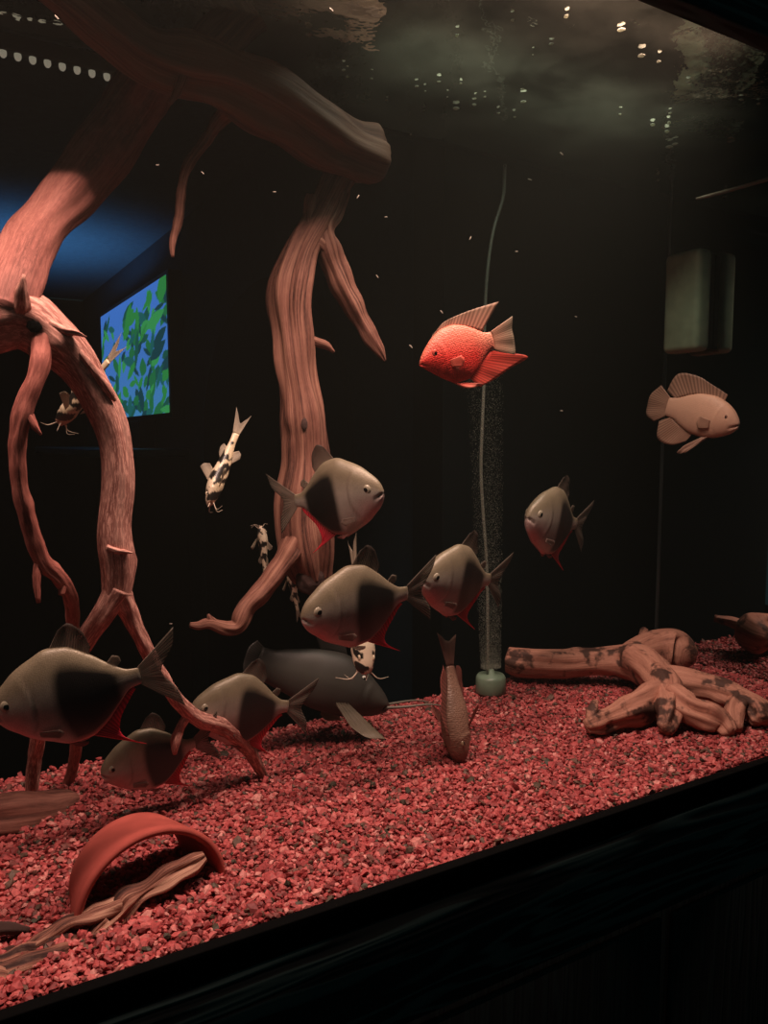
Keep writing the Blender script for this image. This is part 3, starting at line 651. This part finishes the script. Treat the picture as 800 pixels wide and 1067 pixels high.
# ================================================================== FISH
def body_mesh(sp, nr=64, ns=44):
    s = np.r_[np.linspace(0, .12, 16)[:-1]**1.0, np.linspace(.12, 1, nr-15)]
    s = 1-np.cos(np.clip(s, 0, 1)*np.pi/2) if False else s
    top, bot, hw = interp(sp['top'], s), interp(sp['bot'], s), interp(sp['hw'], s)
    a = np.linspace(0, 2*np.pi, ns, endpoint=False)
    S, A = np.meshgrid(s, a, indexing='ij')
    zc, hz = ((top+bot)/2)[:, None], ((top-bot)/2)[:, None]
    sq = sp.get('sq', 1.0)
    ca_, sa_ = np.cos(A), np.sin(A)
    Z = zc+hz*np.sign(sa_)*np.abs(sa_)**sq; Y = hw[:, None]*np.sign(ca_)*np.abs(ca_)**(1.0)
    Y *= 1-.12*np.clip(-sa_, 0, 1)
    # gill cover step and mouth cleft
    gs = sp['gill']; zr = (Z-zc)/np.maximum(hz, 1e-6)
    ge = gs-.10*zr**2+.012*zr
    d = (S-ge); Y *= 1+.055*np.exp(-((d+.02)/.02)**2)*(np.abs(zr) < .8)-.05*np.exp(-((d-.008)/.010)**2)*(np.abs(zr) < .8)
    ms, mz0, mz1 = sp['mouth']
    mline = mz0+(mz1-mz0)*S/ms
    mk = np.exp(-((Z-mline)/.012)**2)*np.clip(1-S/ms, 0, 1)**.5
    Y *= 1-.55*mk; 
    X = .5-S + .02*mk*0
    X = X-np.where(S < .03, .02*np.exp(-((Z-mline)/.012)**2), 0)
    V = np.stack([X, Y, Z], -1).reshape(-1, 3)
    F = []
    for i in range(nr-1+0):
        if i+1 >= len(s): break
        for j in range(ns):
            k = (j+1) % ns; F.append((i*ns+j, i*ns+k, (i+1)*ns+k, (i+1)*ns+j))
    n = len(s)
    V = np.vstack([V, [(.5+.004, 0, (top[0]+bot[0])/2), (-.5-.004, 0, (top[-1]+bot[-1])/2)]])
    for j in range(ns):
        k = (j+1) % ns; F.append((k, j, n*ns)); F.append(((n-1)*ns+j, (n-1)*ns+k, n*ns+1))
    Sf = np.r_[S.ravel(), 0, 1]; Zf = np.r_[zr.ravel(), 0, 0]; Yf = V[:, 1]
    col = sp['color'](Sf, Zf, Yf, V)
    return mesh('body', V, F, col=col)
def half_width(sp, s, z):
    t, b, h = float(interp(sp['top'], [s])[0]), float(interp(sp['bot'], [s])[0]), float(interp(sp['hw'], [s])[0])
    zr = np.clip((z-(t+b)/2)/((t-b)/2), -1, 1); return h*math.sqrt(1-zr*zr)
def fin_mesh(basep, tipp, col0, col1, n=26, m_=9, th=.0035, wave=.006, curl=0.0, edge=None):
    """basep/tipp: 3-D points in (s,y,z) of the same count"""
    B, T = spline(basep, n), spline(tipp, n); V = []; UV = []; COL = []
    for side in (1, -1):
        for i in range(n):
            for j in range(m_):
                k = j/(m_-1); p = B[i]*(1-k)+T[i]*k
                nrm_ = np.array((0, 1, 0)) if abs(T[i][1]-B[i][1]) < .6*np.linalg.norm(T[i]-B[i]) else np.array((0, 0, 1))
                off = side*th*(1-.8*k)*(.55+.45*math.sin(i*2.2)) + wave*k*math.sin(i*.55) + curl*k*k
                q = p+nrm_*off; V.append((.5-q[0], q[1], q[2])); UV.append((i/(n-1), k))
                c = np.array(col0)*(1-k)+np.array(col1)*k
                if edge is not None and k > .8: c = np.array(edge)
                COL.append(c)
    F = []; o = n*m_
    for i in range(n-1):
        for j in range(m_-1):
            a, b, c, d = i*m_+j, (i+1)*m_+j, (i+1)*m_+j+1, i*m_+j+1
            F.append((a, b, c, d)); F.append((o+d, o+c, o+b, o+a))
    for j in range(m_-1):
        F.append((j, j+1, o+j+1, o+j)); e = (n-1)*m_; F.append((e+j+1, e+j, o+e+j, o+e+j+1))
    for i in range(n-1):
        e = m_-1; F.append((i*m_+e, (i+1)*m_+e, o+(i+1)*m_+e, o+i*m_+e)); F.append(((i+1)*m_, i*m_, o+i*m_, o+(i+1)*m_))
    return mesh('fin', V, F, uv=UV, col=COL)
def D2(pts): return [(s, 0.0, z) for s, z in pts]
def sphere_mesh(r, sq=(1, 1, 1)):
    import bmesh
    bm = bmesh.new(); bmesh.ops.create_uvsphere(bm, u_segments=20, v_segments=14, radius=r)
    for v in bm.verts: v.co = Vector((v.co.x*sq[0], v.co.y*sq[1], v.co.z*sq[2]))
    me = bpy.data.meshes.new('eye'); bm.to_mesh(me); bm.free(); me.polygons.foreach_set('use_smooth', [True]*len(me.polygons)); return me
M_pupil = plain('wet_black_pupil', (.004, .004, .004), .08)
def build_fish(name, sp):
    root = empty(name)
    link('body', body_mesh(sp), sp['mat'], root)
    for f in sp['fins']:
        fm = fin_mesh(**{k: v for k, v in f.items() if k not in ('name', 'both', 'mat')})
        o = link(f['name'], fm, f.get('mat', sp['finmat']), root)
        if f.get('both'):
            f2 = dict(f); f2['basep'] = [(a, -b, c) for a, b, c in f['basep']]; f2['tipp'] = [(a, -b, c) for a, b, c in f['tipp']]
            link(f['name'], fin_mesh(**{k: v for k, v in f2.items() if k not in ('name', 'both', 'mat')}), sp['finmat'], root)
    es, ez, er = sp['eye']; hw = half_width(sp, es, ez)
    em = sphere_mesh(er, (1, .42, 1)); pm = sphere_mesh(er*.62, (1, .40, 1))
    for sd in (1, -1):
        e = link('eye', em, sp['iris'], root); e.location = (.5-es, sd*(hw-er*.33), ez)
        p = link('pupil', pm, M_pupil, e); p.location = (0, sd*er*.205, 0)
    for b in sp.get('barbels', []):
        for sd in (1, -1):
            V, F = round_tube([(.5-s, sd*y, z, r) for s, y, z, r in b], 8, 24)
            link('barbel', mesh('barbel', V, F), sp['barbmat'], root)
    return root
def PD(px, py, D):
    return Vector((0, 0, ZC)) + ray(px, py)*D
def place(o, nose, tail, roll=0.0, hs=1.0, ws=1.0):
    a, b = PD(*nose), PD(*tail); X = (a-b); Ls = X.length; X.normalize()
    up = Vector((0, 0, 1)) if abs(X.z) < .93 else Vector((-.4, -.6, 0)).normalized()
    up = (up-X*up.dot(X)).normalized(); Yv = up.cross(X)
    if roll:
        q = Matrix.Rotation(math.radians(roll), 3, X); up = q @ up; Yv = q @ Yv
    o.rotation_euler = Matrix((X, Yv, up)).transposed().to_euler(); o.location = (a+b)/2; o.scale = (Ls, Ls*ws, Ls*hs)
    return o
def mixc(a, b, t):
    t = np.clip(t, 0, 1)[:, None]; return np.asarray(a)*(1-t)+np.asarray(b)*t
def wob(V, sc, seed):
    r = np.random.default_rng(seed); out = np.zeros(len(V))
    for i in range(9): out += np.sin(V @ (r.normal(0, 1, 3)*sc*(1 if i < 5 else 2.2))+r.uniform(0, 6.28))*(1 if i < 5 else .5)
    return out/4.0

# --- silver dollar with dark room reflection painted on its flank, red hooked anal fin
def sd_color(s, zr, y, V):
    nz = wob(V, 9, 3)
    c = mixc((.34, .295, .25), (.20, .16, .105), (zr+.05)*1.6)                  # olive-brown back over grey silver sides
    c = mixc(c, (.66, .50, .46), np.clip((-zr-.25)*1.4, 0, 1)*np.clip(1-(s-.1)*1.6, 0, 1))  # pale pink belly, lightened in colour for light bounced off the gravel
    c = mixc(c, (.62, .27, .26), np.exp(-((s-.14)/.12)**2)*np.clip(-zr+.1, 0, 1)*(.6+.3*nz))   # rosy cheek
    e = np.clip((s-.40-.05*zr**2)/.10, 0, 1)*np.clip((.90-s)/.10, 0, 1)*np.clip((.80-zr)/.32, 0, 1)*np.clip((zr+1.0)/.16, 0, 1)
    c = mixc(c, (.010, .008, .007), np.clip(1.25*e*e*(3-2*e)+.06*nz*(e > .02), 0, 1))    # dark room mirrored in the silver flank, painted as a black blotch
    g = s-(.30-.10*zr**2+.012*zr); c = mixc(c, (.15, .11, .09), np.exp(-((g-.006)/.009)**2)*(np.abs(zr) < .72)*.55)
    c = c*(1+.10*wob(V, 30, 7))[:, None]
    c = mixc(c, (.75, .16, .16), np.clip((-zr-.88)*9, 0, 1)*np.clip((s-.30)*4, 0, 1)*.85)
    return c
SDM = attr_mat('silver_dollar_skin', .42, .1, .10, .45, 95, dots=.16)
FINM = fin_mat('membrane_fin', .72, 18, .45)
FINR = fin_mat('dense_fin', .93, 18, .25)
IRIS = plain('pale_gold_iris', (.33, .285, .21), .25)
g0, g1 = (.30, .23, .18), (.20, .16, .12)
red0, red1 = (.50, .06, .07), (.95, .03, .07)
SD = dict(top=[(0, .02), (.02, .075), (.06, .13), (.12, .185), (.2, .25), (.32, .31), (.44, .355), (.56, .34), (.7, .25), (.84, .125), (.93, .07), (1, .062)],
          bot=[(0, -.045), (.02, -.09), (.06, -.145), (.12, -.195), (.2, -.26), (.32, -.32), (.45, -.37), (.58, -.36), (.7, -.29), (.82, -.17), (.92, -.075), (1, -.058)],
          hw=[(0, .022), (.03, .05), (.12, .088), (.25, .112), (.4, .118), (.55, .105), (.75, .06), (.9, .028), (1, .018)],
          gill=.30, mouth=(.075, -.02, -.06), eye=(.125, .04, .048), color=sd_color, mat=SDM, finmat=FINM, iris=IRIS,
          fins=[dict(name='dorsal_fin', basep=D2([(.45, .335), (.54, .325), (.64, .275), (.70, .235)]), tipp=D2([(.55, .47), (.62, .50), (.69, .44), (.73, .30)]), col0=g0, col1=(.07, .05, .04)),
                dict(name='adipose_fin', basep=D2([(.80, .15), (.84, .12), (.86, .105)]), tipp=D2([(.85, .20), (.89, .185), (.90, .14)]), col0=g0, col1=g1, n=10, m_=5),
                dict(name='tail_fin', basep=D2([(.985, .06), (.995, .03), (1, 0), (.995, -.03), (.985, -.058)]), tipp=D2([(1.30, .30), (1.26, .16), (1.15, .0), (1.23, -.17), (1.25, -.31)]), col0=(.32, .25, .20), col1=(.17, .14, .11), n=34),
                dict(name='anal_fin', basep=D2([(.58, -.35), (.68, -.30), (.78, -.21), (.88, -.11), (.93, -.07)]), tipp=D2([(.93, -.53), (.78, -.41), (.80, -.28), (.90, -.145), (.95, -.085)]), col0=red0, col1=red1, mat=FINR, th=.006),
                dict(name='pelvic_fin', both=True, basep=[(.42, .03, -.355), (.46, .03, -.36), (.49, .03, -.36)], tipp=[(.50, .045, -.40), (.55, .045, -.39), (.56, .045, -.375)], col0=(.4, .2, .17), col1=(.5, .16, .14), n=10, m_=5, th=.002),
                dict(name='pectoral_fin', both=True, basep=[(.28, .100, -.19), (.28, .098, -.21), (.28, .095, -.23)], tipp=[(.42, .115, -.20), (.44, .115, -.235), (.40, .11, -.265)], col0=(.5, .36, .30), col1=(.36, .26, .21), n=12, m_=6, th=.0015, wave=.002)])
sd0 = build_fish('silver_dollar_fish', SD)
GSD = 'silver dollar fish'
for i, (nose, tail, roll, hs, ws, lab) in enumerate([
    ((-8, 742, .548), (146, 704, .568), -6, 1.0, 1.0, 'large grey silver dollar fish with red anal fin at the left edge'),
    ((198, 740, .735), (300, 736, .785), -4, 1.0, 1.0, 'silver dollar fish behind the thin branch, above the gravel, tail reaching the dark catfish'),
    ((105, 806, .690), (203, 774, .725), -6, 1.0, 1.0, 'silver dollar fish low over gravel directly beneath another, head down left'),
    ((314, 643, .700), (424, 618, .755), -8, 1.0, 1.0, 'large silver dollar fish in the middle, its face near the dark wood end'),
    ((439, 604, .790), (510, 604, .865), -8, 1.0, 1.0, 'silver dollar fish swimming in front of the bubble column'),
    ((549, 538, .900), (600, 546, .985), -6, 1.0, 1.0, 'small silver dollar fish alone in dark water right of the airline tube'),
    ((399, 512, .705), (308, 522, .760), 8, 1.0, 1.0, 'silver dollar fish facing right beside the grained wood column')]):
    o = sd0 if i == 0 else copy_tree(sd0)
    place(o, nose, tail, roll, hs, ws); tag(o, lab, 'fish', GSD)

# --- red cichlid
def red_color(s, zr, y, V):
    c = mixc((.80, .045, .035), (.72, .20, .13), np.clip(zr*1.1+(s-.35)*.9, 0, 1))
    c = mixc(c, (.62, .30, .20), np.clip((s-.72)*3, 0, 1)*.8)
    return mixc(c, (.85, .35, .25), np.exp(-((s-.43)/.03)**2-((zr+.42)/.10)**2)*.8)
RC = dict(top=[(0, .008), (.04, .065), (.12, .145), (.24, .235), (.38, .295), (.5, .305), (.65, .27), (.8, .19), (.92, .115), (1, .10)],
          bot=[(0, -.035), (.06, -.085), (.16, -.17), (.28, -.265), (.42, -.335), (.55, -.335), (.7, -.27), (.84, -.16), (.93, -.10), (1, -.092)],
          hw=[(0, .02), (.05, .055), (.15, .09), (.3, .115), (.5, .105), (.75, .06), (.9, .035), (1, .025)],
          gill=.33, mouth=(.08, -.01, -.05), eye=(.20, .062, .046), color=red_color, mat=attr_mat('red_cichlid_skin', .45, 0, .35, .4, 46, dots=.28),
          finmat=FINR, iris=plain('red_iris', (.45, .07, .05), .2),
          fins=[dict(name='dorsal_fin', basep=D2([(.20, .20), (.38, .285), (.55, .29), (.72, .225), (.88, .125)]), tipp=D2([(.26, .265), (.43, .355), (.62, .385), (.86, .40), (1.20, .40)]), col0=(.62, .27, .19), col1=(.36, .22, .15), n=40),
                dict(name='tail_fin', basep=D2([(.985, .10), (1, .05), (1, 0), (1, -.05), (.985, -.09)]), tipp=D2([(1.34, .20), (1.30, .08), (1.29, -.04), (1.28, -.16), (1.24, -.25)]), col0=(.62, .30, .20), col1=(.30, .24, .17), n=30),
                dict(name='anal_fin', basep=D2([(.58, -.325), (.68, -.275), (.78, -.20), (.88, -.13), (.95, -.095)]), tipp=D2([(.70, -.46), (.90, -.43), (1.12, -.37), (1.42, -.30), (1.10, -.16)]), col0=(.75, .07, .05), col1=(.62, .10, .07), n=34),
                dict(name='pelvic_fin', both=True, basep=[(.34, .03, -.30), (.38, .03, -.325), (.42, .03, -.335)], tipp=[(.50, .05, -.42), (.62, .05, -.44), (.72, .05, -.42)], col0=(.85, .07, .05), col1=(.85, .30, .22), n=12, m_=6),
                dict(name='pectoral_fin', both=True, basep=[(.35, .113, -.05), (.35, .113, -.09), (.35, .11, -.13)], tipp=[(.50, .125, -.04), (.53, .125, -.10), (.49, .12, -.16)], col0=(.80, .16, .11), col1=(.78, .14, .10), n=12, m_=6, th=.0015, wave=.002)])
rc = build_fish('red_cichlid', RC); place(rc, (437, 379, .770), (513, 355, .790), -5, 1.08)
tag(rc, 'bright red cichlid with pale fins swimming in open water', 'fish')

# --- pale cichlid
def pale_color(s, zr, y, V):
    c = mixc((.66, .38, .27), (.58, .32, .225), (zr+1)/2); return mixc(c, (.56, .34, .26), np.clip((.15-s)*5, 0, 1)*.7)
f0, f1 = (.52, .29, .205), (.40, .22, .155)
OS = dict(top=[(0, .02), (.04, .07), (.12, .135), (.25, .195), (.4, .225), (.55, .22), (.72, .18), (.88, .12), (1, .10)],
          bot=[(0, -.05), (.05, -.10), (.15, -.155), (.3, -.205), (.45, -.22), (.6, -.21), (.75, -.165), (.9, -.105), (1, -.095)],
          hw=[(0, .03), (.05, .065), (.15, .10), (.3, .115), (.5, .105), (.75, .065), (.9, .04), (1, .03)],
          gill=.31, mouth=(.10, -.02, -.06), eye=(.16, .045, .026), color=pale_color, mat=attr_mat('pale_cichlid_skin', .5, 0, .12, .3, 60, dots=.08), finmat=FINR, iris=plain('dull_iris', (.22, .10, .08), .2),
          fins=[dict(name='dorsal_fin', basep=D2([(.26, .185), (.45, .215), (.62, .20), (.78, .155), (.92, .105)]), tipp=D2([(.24, .26), (.50, .335), (.72, .385), (.97, .36), (1.06, .16)]), col0=f0, col1=f1, n=36),
                dict(name='tail_fin', basep=D2([(.98, .10), (1, .05), (1, 0), (1, -.05), (.98, -.09)]), tipp=D2([(1.16, .21), (1.27, .10), (1.29, -.02), (1.27, -.13), (1.14, -.19)]), col0=f0, col1=f1),
                dict(name='anal_fin', basep=D2([(.56, -.205), (.66, -.185), (.78, -.15), (.92, -.095)]), tipp=D2([(.62, -.30), (.80, -.38), (1.02, -.36), (1.07, -.17)]), col0=f0, col1=f0),
                dict(name='pelvic_fin', both=True, basep=[(.34, .04, -.195), (.38, .04, -.21), (.42, .04, -.215)], tipp=[(.62, .06, -.44), (.68, .06, -.435), (.60, .06, -.34)], col0=(.60, .36, .27), col1=(.60, .36, .27), n=12, m_=6),
                dict(name='pectoral_fin', both=True, basep=[(.33, .112, -.02), (.33, .112, -.06), (.33, .11, -.10)], tipp=[(.47, .125, -.0), (.5, .125, -.07), (.46, .12, -.13)], col0=f0, col1=f0, n=12, m_=6, th=.0015, wave=.002)])
oc = build_fish('pale_cichlid', OS); place(oc, (770, 442, 1.00), (695, 424, 1.065), 4, 1.28)
tag(oc, 'pale peach cichlid swimming below the cream magnet', 'fish')

# --- brown eartheater nosing in the gravel
def brown_color(s, zr, y, V):
    c = mixc((.27, .15, .105), (.17, .10, .07), np.abs(zr)*.8+.15*wob(V, 11, 5)); return mixc(c, (.12, .05, .04), np.clip((.14-s)*6, 0, 1))
e0, e1 = (.26, .12, .09), (.34, .10, .08)
EB = dict(OS, top=[(0, .02), (.04, .06), (.14, .13), (.28, .19), (.45, .21), (.62, .18), (.8, .12), (1, .085)], bot=[(0, -.04), (.06, -.08), (.18, -.13), (.32, -.17), (.5, -.18), (.7, -.14), (.86, -.10), (1, -.08)],
          hw=[(0, .05), (.05, .09), (.15, .125), (.3, .15), (.5, .14), (.75, .085), (.9, .05), (1, .035)],
          color=brown_color, mat=attr_mat('brown_cichlid_skin', .45, 0, .3, .4, 50, dots=.2), eye=(.2, .09, .04), iris=plain('brown_iris', (.2, .13, .08), .2),
          fins=[dict(name='dorsal_fin', basep=D2([(.28, .18), (.45, .205), (.62, .175), (.8, .115), (.9, .095)]), tipp=D2([(.30, .25), (.50, .32), (.70, .30), (.9, .25), (1.02, .17)]), col0=e0, col1=e1, n=30),
                dict(name='tail_fin', basep=D2([(.98, .08), (1, .04), (1, 0), (1, -.04), (.98, -.075)]), tipp=D2([(1.36, .24), (1.30, .1), (1.27, 0), (1.29, -.1), (1.34, -.22)]), col0=e0, col1=(.32, .16, .12)),
                dict(name='anal_fin', basep=D2([(.6, -.16), (.72, -.135), (.85, -.10), (.92, -.09)]), tipp=D2([(.66, -.25), (.82, -.28), (.98, -.25), (1.0, -.14)]), col0=e0, col1=e1),
                dict(name='pectoral_fin', both=True, basep=[(.36, .14, .02), (.36, .14, -.03), (.37, .135, -.07)], tipp=[(.55, .26, .04), (.60, .28, -.04), (.54, .24, -.10)], col0=e0, col1=e1, n=12, m_=6)])
eb = build_fish('brown_cichlid', EB); place(eb, (479, 794, .825), (469, 694, .845), 25, 1.0, 1.0)
tag(eb, 'brown cichlid standing on its head digging in the gravel', 'fish')

# --- piebald whiskered catfish
def pie_color(s, zr, y, V):
    n = wob(V*np.array((1, 1.6, 1.6)), 17, 33)
    c = mixc((.62, .50, .33), (.72, .60, .44), (zr+.5))
    c = mixc(c, (.50, .20, .15), np.clip((.22-s)*4, 0, 1)*np.clip(.5-zr*.3, 0, 1))
    return np.where((n > .10)[:, None], np.array((.014, .011, .009)), c)
p0_, p1_ = (.55, .45, .33), (.30, .25, .19)
PC = dict(top=[(0, .02), (.05, .055), (.14, .085), (.26, .115), (.36, .12), (.55, .095), (.75, .065), (.9, .045), (1, .045)],
          bot=[(0, -.03), (.06, -.055), (.16, -.08), (.3, -.095), (.5, -.09), (.7, -.06), (.88, -.04), (1, -.042)],
          hw=[(0, .05), (.05, .085), (.14, .105), (.25, .11), (.4, .09), (.6, .062), (.8, .036), (1, .018)], sq=1.0,
          gill=.24, mouth=(.06, -.01, -.03), eye=(.13, .055, .026), color=pie_color, mat=attr_mat('piebald_skin', .3, 0, 0, .5), finmat=FINR, iris=plain('pale_iris', (.6, .5, .35), .2), barbmat=plain('pale_barbel', (.50, .40, .30), .5),
          barbels=[[(.03, .05, -.01, .007), (-.04, .14, -.02, .005), (-.02, .26, -.05, .002)], [(.05, .04, -.05, .006), (-.02, .07, -.12, .004), (.03, .12, -.17, .0015)]],
          fins=[dict(name='dorsal_fin', basep=D2([(.30, .115), (.38, .115), (.46, .105)]), tipp=D2([(.44, .27), (.50, .24), (.52, .17)]), col0=p0_, col1=p1_, n=14),
                dict(name='adipose_fin', basep=D2([(.62, .08), (.72, .065), (.80, .055)]), tipp=D2([(.70, .12), (.78, .125), (.83, .10)]), col0=p0_, col1=p1_, n=12, m_=5),
                dict(name='tail_fin', basep=D2([(.985, .043), (1, .02), (1, 0), (1, -.02), (.985, -.04)]), tipp=D2([(1.34, .12), (1.25, .06), (1.15, 0), (1.22, -.05), (1.30, -.10)]), col0=p0_, col1=p1_),
                dict(name='anal_fin', basep=D2([(.6, -.075), (.68, -.06), (.76, -.05)]), tipp=D2([(.70, -.16), (.76, -.15), (.80, -.11)]), col0=p0_, col1=p1_, n=12, m_=6),
                dict(name='pectoral_fin', both=True, basep=[(.24, .10, -.05), (.27, .10, -.055), (.30, .095, -.06)], tipp=[(.42, .30, -.05), (.47, .26, -.06), (.46, .20, -.07)], col0=(.66, .56, .40), col1=(.42, .35, .25), n=12, m_=6)])
pc0 = build_fish('piebald_catfish', PC)
for i, (nose, tail, roll, lab) in enumerate([
    ((217, 527, .79), (246, 452, .81), 40, 'black and cream piebald catfish diving head down left of the grained wood column'),
    ((62, 442, .69), (113, 376, .67), 20, 'cream piebald catfish half hidden by the branch in front of the glowing screen'),
    ((301, 592, .87), (310, 636, .875), 60, 'small piebald catfish beside the dark wood end'),
    ((380, 702, .80), (369, 590, .845), -15, 'whiskered catfish with pink face peeking out below the middle silver dollar fish'),
    ((272, 548, .885), (276, 598, .885), 60, 'reflection of a spotted catfish in the back glass, built as a fish left of the wood column')]):  # last one: a reflection in the back glass, modelled as an extra catfish
    o = pc0 if i == 0 else copy_tree(pc0)
    place(o, nose, tail, roll); tag(o, lab, 'fish', 'piebald catfish')

# --- big dark catfish resting at the back
def dark_color(s, zr, y, V):
    return mixc((.050, .048, .040), (.030, .028, .024), np.abs(zr)+.2*wob(V, 12, 8))
k0, k1 = (.16, .125, .09), (.26, .20, .14)
DC = dict(PC, color=dark_color, mat=attr_mat('dark_catfish_skin', .5, 0, 0, .4),
          top=[(0, .03), (.05, .075), (.14, .13), (.28, .20), (.42, .235), (.6, .21), (.8, .15), (.92, .11), (1, .10)], bot=[(0, -.05), (.06, -.085), (.16, -.12), (.3, -.16), (.5, -.17), (.75, -.13), (1, -.09)],
          hw=[(0, .07), (.05, .11), (.14, .15), (.28, .165), (.45, .15), (.65, .11), (.85, .07), (1, .04)],
          eye=(.27, .115, .022), iris=plain('white_ring_iris', (.62, .60, .52), .3), barbmat=plain('grey_barbel', (.16, .14, .11), .5),
          barbels=[[(.03, .06, -.02, .012), (-.10, .12, .03, .009), (-.28, .15, .10, .006), (-.42, .16, .12, .003)]],
          fins=[dict(name='dorsal_fin', basep=D2([(.40, .23), (.50, .225), (.60, .205)]), tipp=D2([(.47, .34), (.58, .33), (.66, .27)]), col0=(.03, .028, .024), col1=(.05, .045, .04), n=14),
                dict(name='tail_fin', basep=D2([(.985, .10), (1, .05), (1, 0), (1, -.04), (.985, -.085)]), tipp=D2([(1.05, .13), (1.09, .07), (1.09, 0), (1.08, -.06), (1.05, -.11)]), col0=(.03, .028, .024), col1=(.05, .045, .04)),
                dict(name='pectoral_fin', both=True, basep=[(.33, .15, -.07), (.38, .15, -.08), (.42, .145, -.09)], tipp=[(.12, .50, -.20), (.22, .47, -.22), (.34, .36, -.20)], col0=k0, col1=k1, n=14, m_=8, th=.010)])
dc = build_fish('dark_catfish', DC); place(dc, (402, 735, .90), (268, 690, .845), -12, 1.05, .85)
tag(dc, 'big dark grey catfish with pale fin spines resting at the back behind the others', 'fish')

# ================================================================== BUBBLES, MODELLED GLINTS AND FLECKS
M_bub = None
m, nt, out = mat('milky_bubble'); b = N(nt, 'ShaderNodeBsdfTranslucent'); b.inputs[0].default_value = (.35, .35, .28, 1)
g = N(nt, 'ShaderNodeBsdfPrincipled', Roughness=.15); g.inputs['Base Color'].default_value = (.6, .6, .5, 1)
mx = N(nt, 'ShaderNodeMixShader'); mx.inputs[0].default_value = .4
nt.links.new(b.outputs[0], mx.inputs[1]); nt.links.new(g.outputs[0], mx.inputs[2]); nt.links.new(mx.outputs[0], out.inputs[0]); M_bub = m
bub0 = rough_ball((0, 0, 0), 1.0, 31, (1.1, 1, .55)); bub0.materials.append(M_bub)
blist = [(476, 37, 4), (534, 21, 4), (574, 46, 4), (647, 31, 6), (668, 58, 7), (686, 64, 5), (717, 86, 4), (457, 85, 3), (480, 87, 3), (443, 95, 2.5), (434, 90, 3.5), (442, 115, 3), (475, 113, 5), (494, 109, 4), (495, 103, 2.5), (505, 101, 3), (519, 118, 3), (545, 106, 4), (536, 122, 3.5), (646, 119, 3.5), (680, 130, 5), (698, 118, 4), (697, 128, 4), (695, 137, 5), (697, 153, 6), (703, 150, 4), (761, 147, 5), (758, 140, 3), (403, 104, 3), (590, 17, 5), (555, 57, 2), (322, 36, 6), (358, 73, 4), (362, 80, 3), (387, 82, 3), (312, 22, 3), (313, 10, 3), (790, 108, 4), (772, 104, 4), (685, 188, 4), (428, 140, 2.5), (466, 101, 2)]  # bubbles, plus lamp glints on the ripples at right modelled as bubbles
for i, (px, py, r) in enumerate(blist):
    p = PZ(px, py, ZW-.0035)
    if p.y > YB-.01: p = P(px, py, YB-.02)
    o = link('bubble', bub0); o.location = p; s = r*(p.y/ray(px, py).y)/FPX*.46; o.scale = (s*random.uniform(.8, 1.5), s, s*random.uniform(.8, 1.2)); o.rotation_euler = (0, 0, random.uniform(0, 3))
    tag(o, 'small pale bubble, some built for lamp glints, under the water surface', 'bubble', 'bubbles under the water surface')
fl0 = rough_ball((0, 0, 0), 1.0, 37, (2.4, .6, .6)); fl0.materials.append(plain('pale_flake', (.30, .27, .22), .7))
for px, py, Y, r, a in [(585, 160, .66, 1.6, .7), (552, 187, .7, 1.6, .3), (490, 248, .66, 1.6, -1.1), (402, 226, .66, 1.2, 0), (345, 10, .55, 2, .7), (59, 18, .56, 2.2, .9), (286, 200, .62, 1.3, 0), (373, 205, .62, 1.6, -1), (211, 180, .62, 1.3, .8), (460, 325, .64, 1.6, .9), (428, 361, .64, 1.8, .8), (164, 172, .6, 1.2, 0), (538, 262, .7, 1.2, 0), (585, 428, .72, 1.1, 0), (178, 650, .68, 1.3, 0), (393, 288, .66, 1.4, .9), (600, 330, .7, 1, .2)]:
    o = link('food_flake', fl0); o.location = P(px, py, Y); s = R(r, px, py, Y)*.6; o.scale = (s, s, s)
    o.rotation_euler = (0, a, -YAW)
    tag(o, 'tiny pale flake of food drifting in the water', 'flake', 'food flakes drifting in the water')
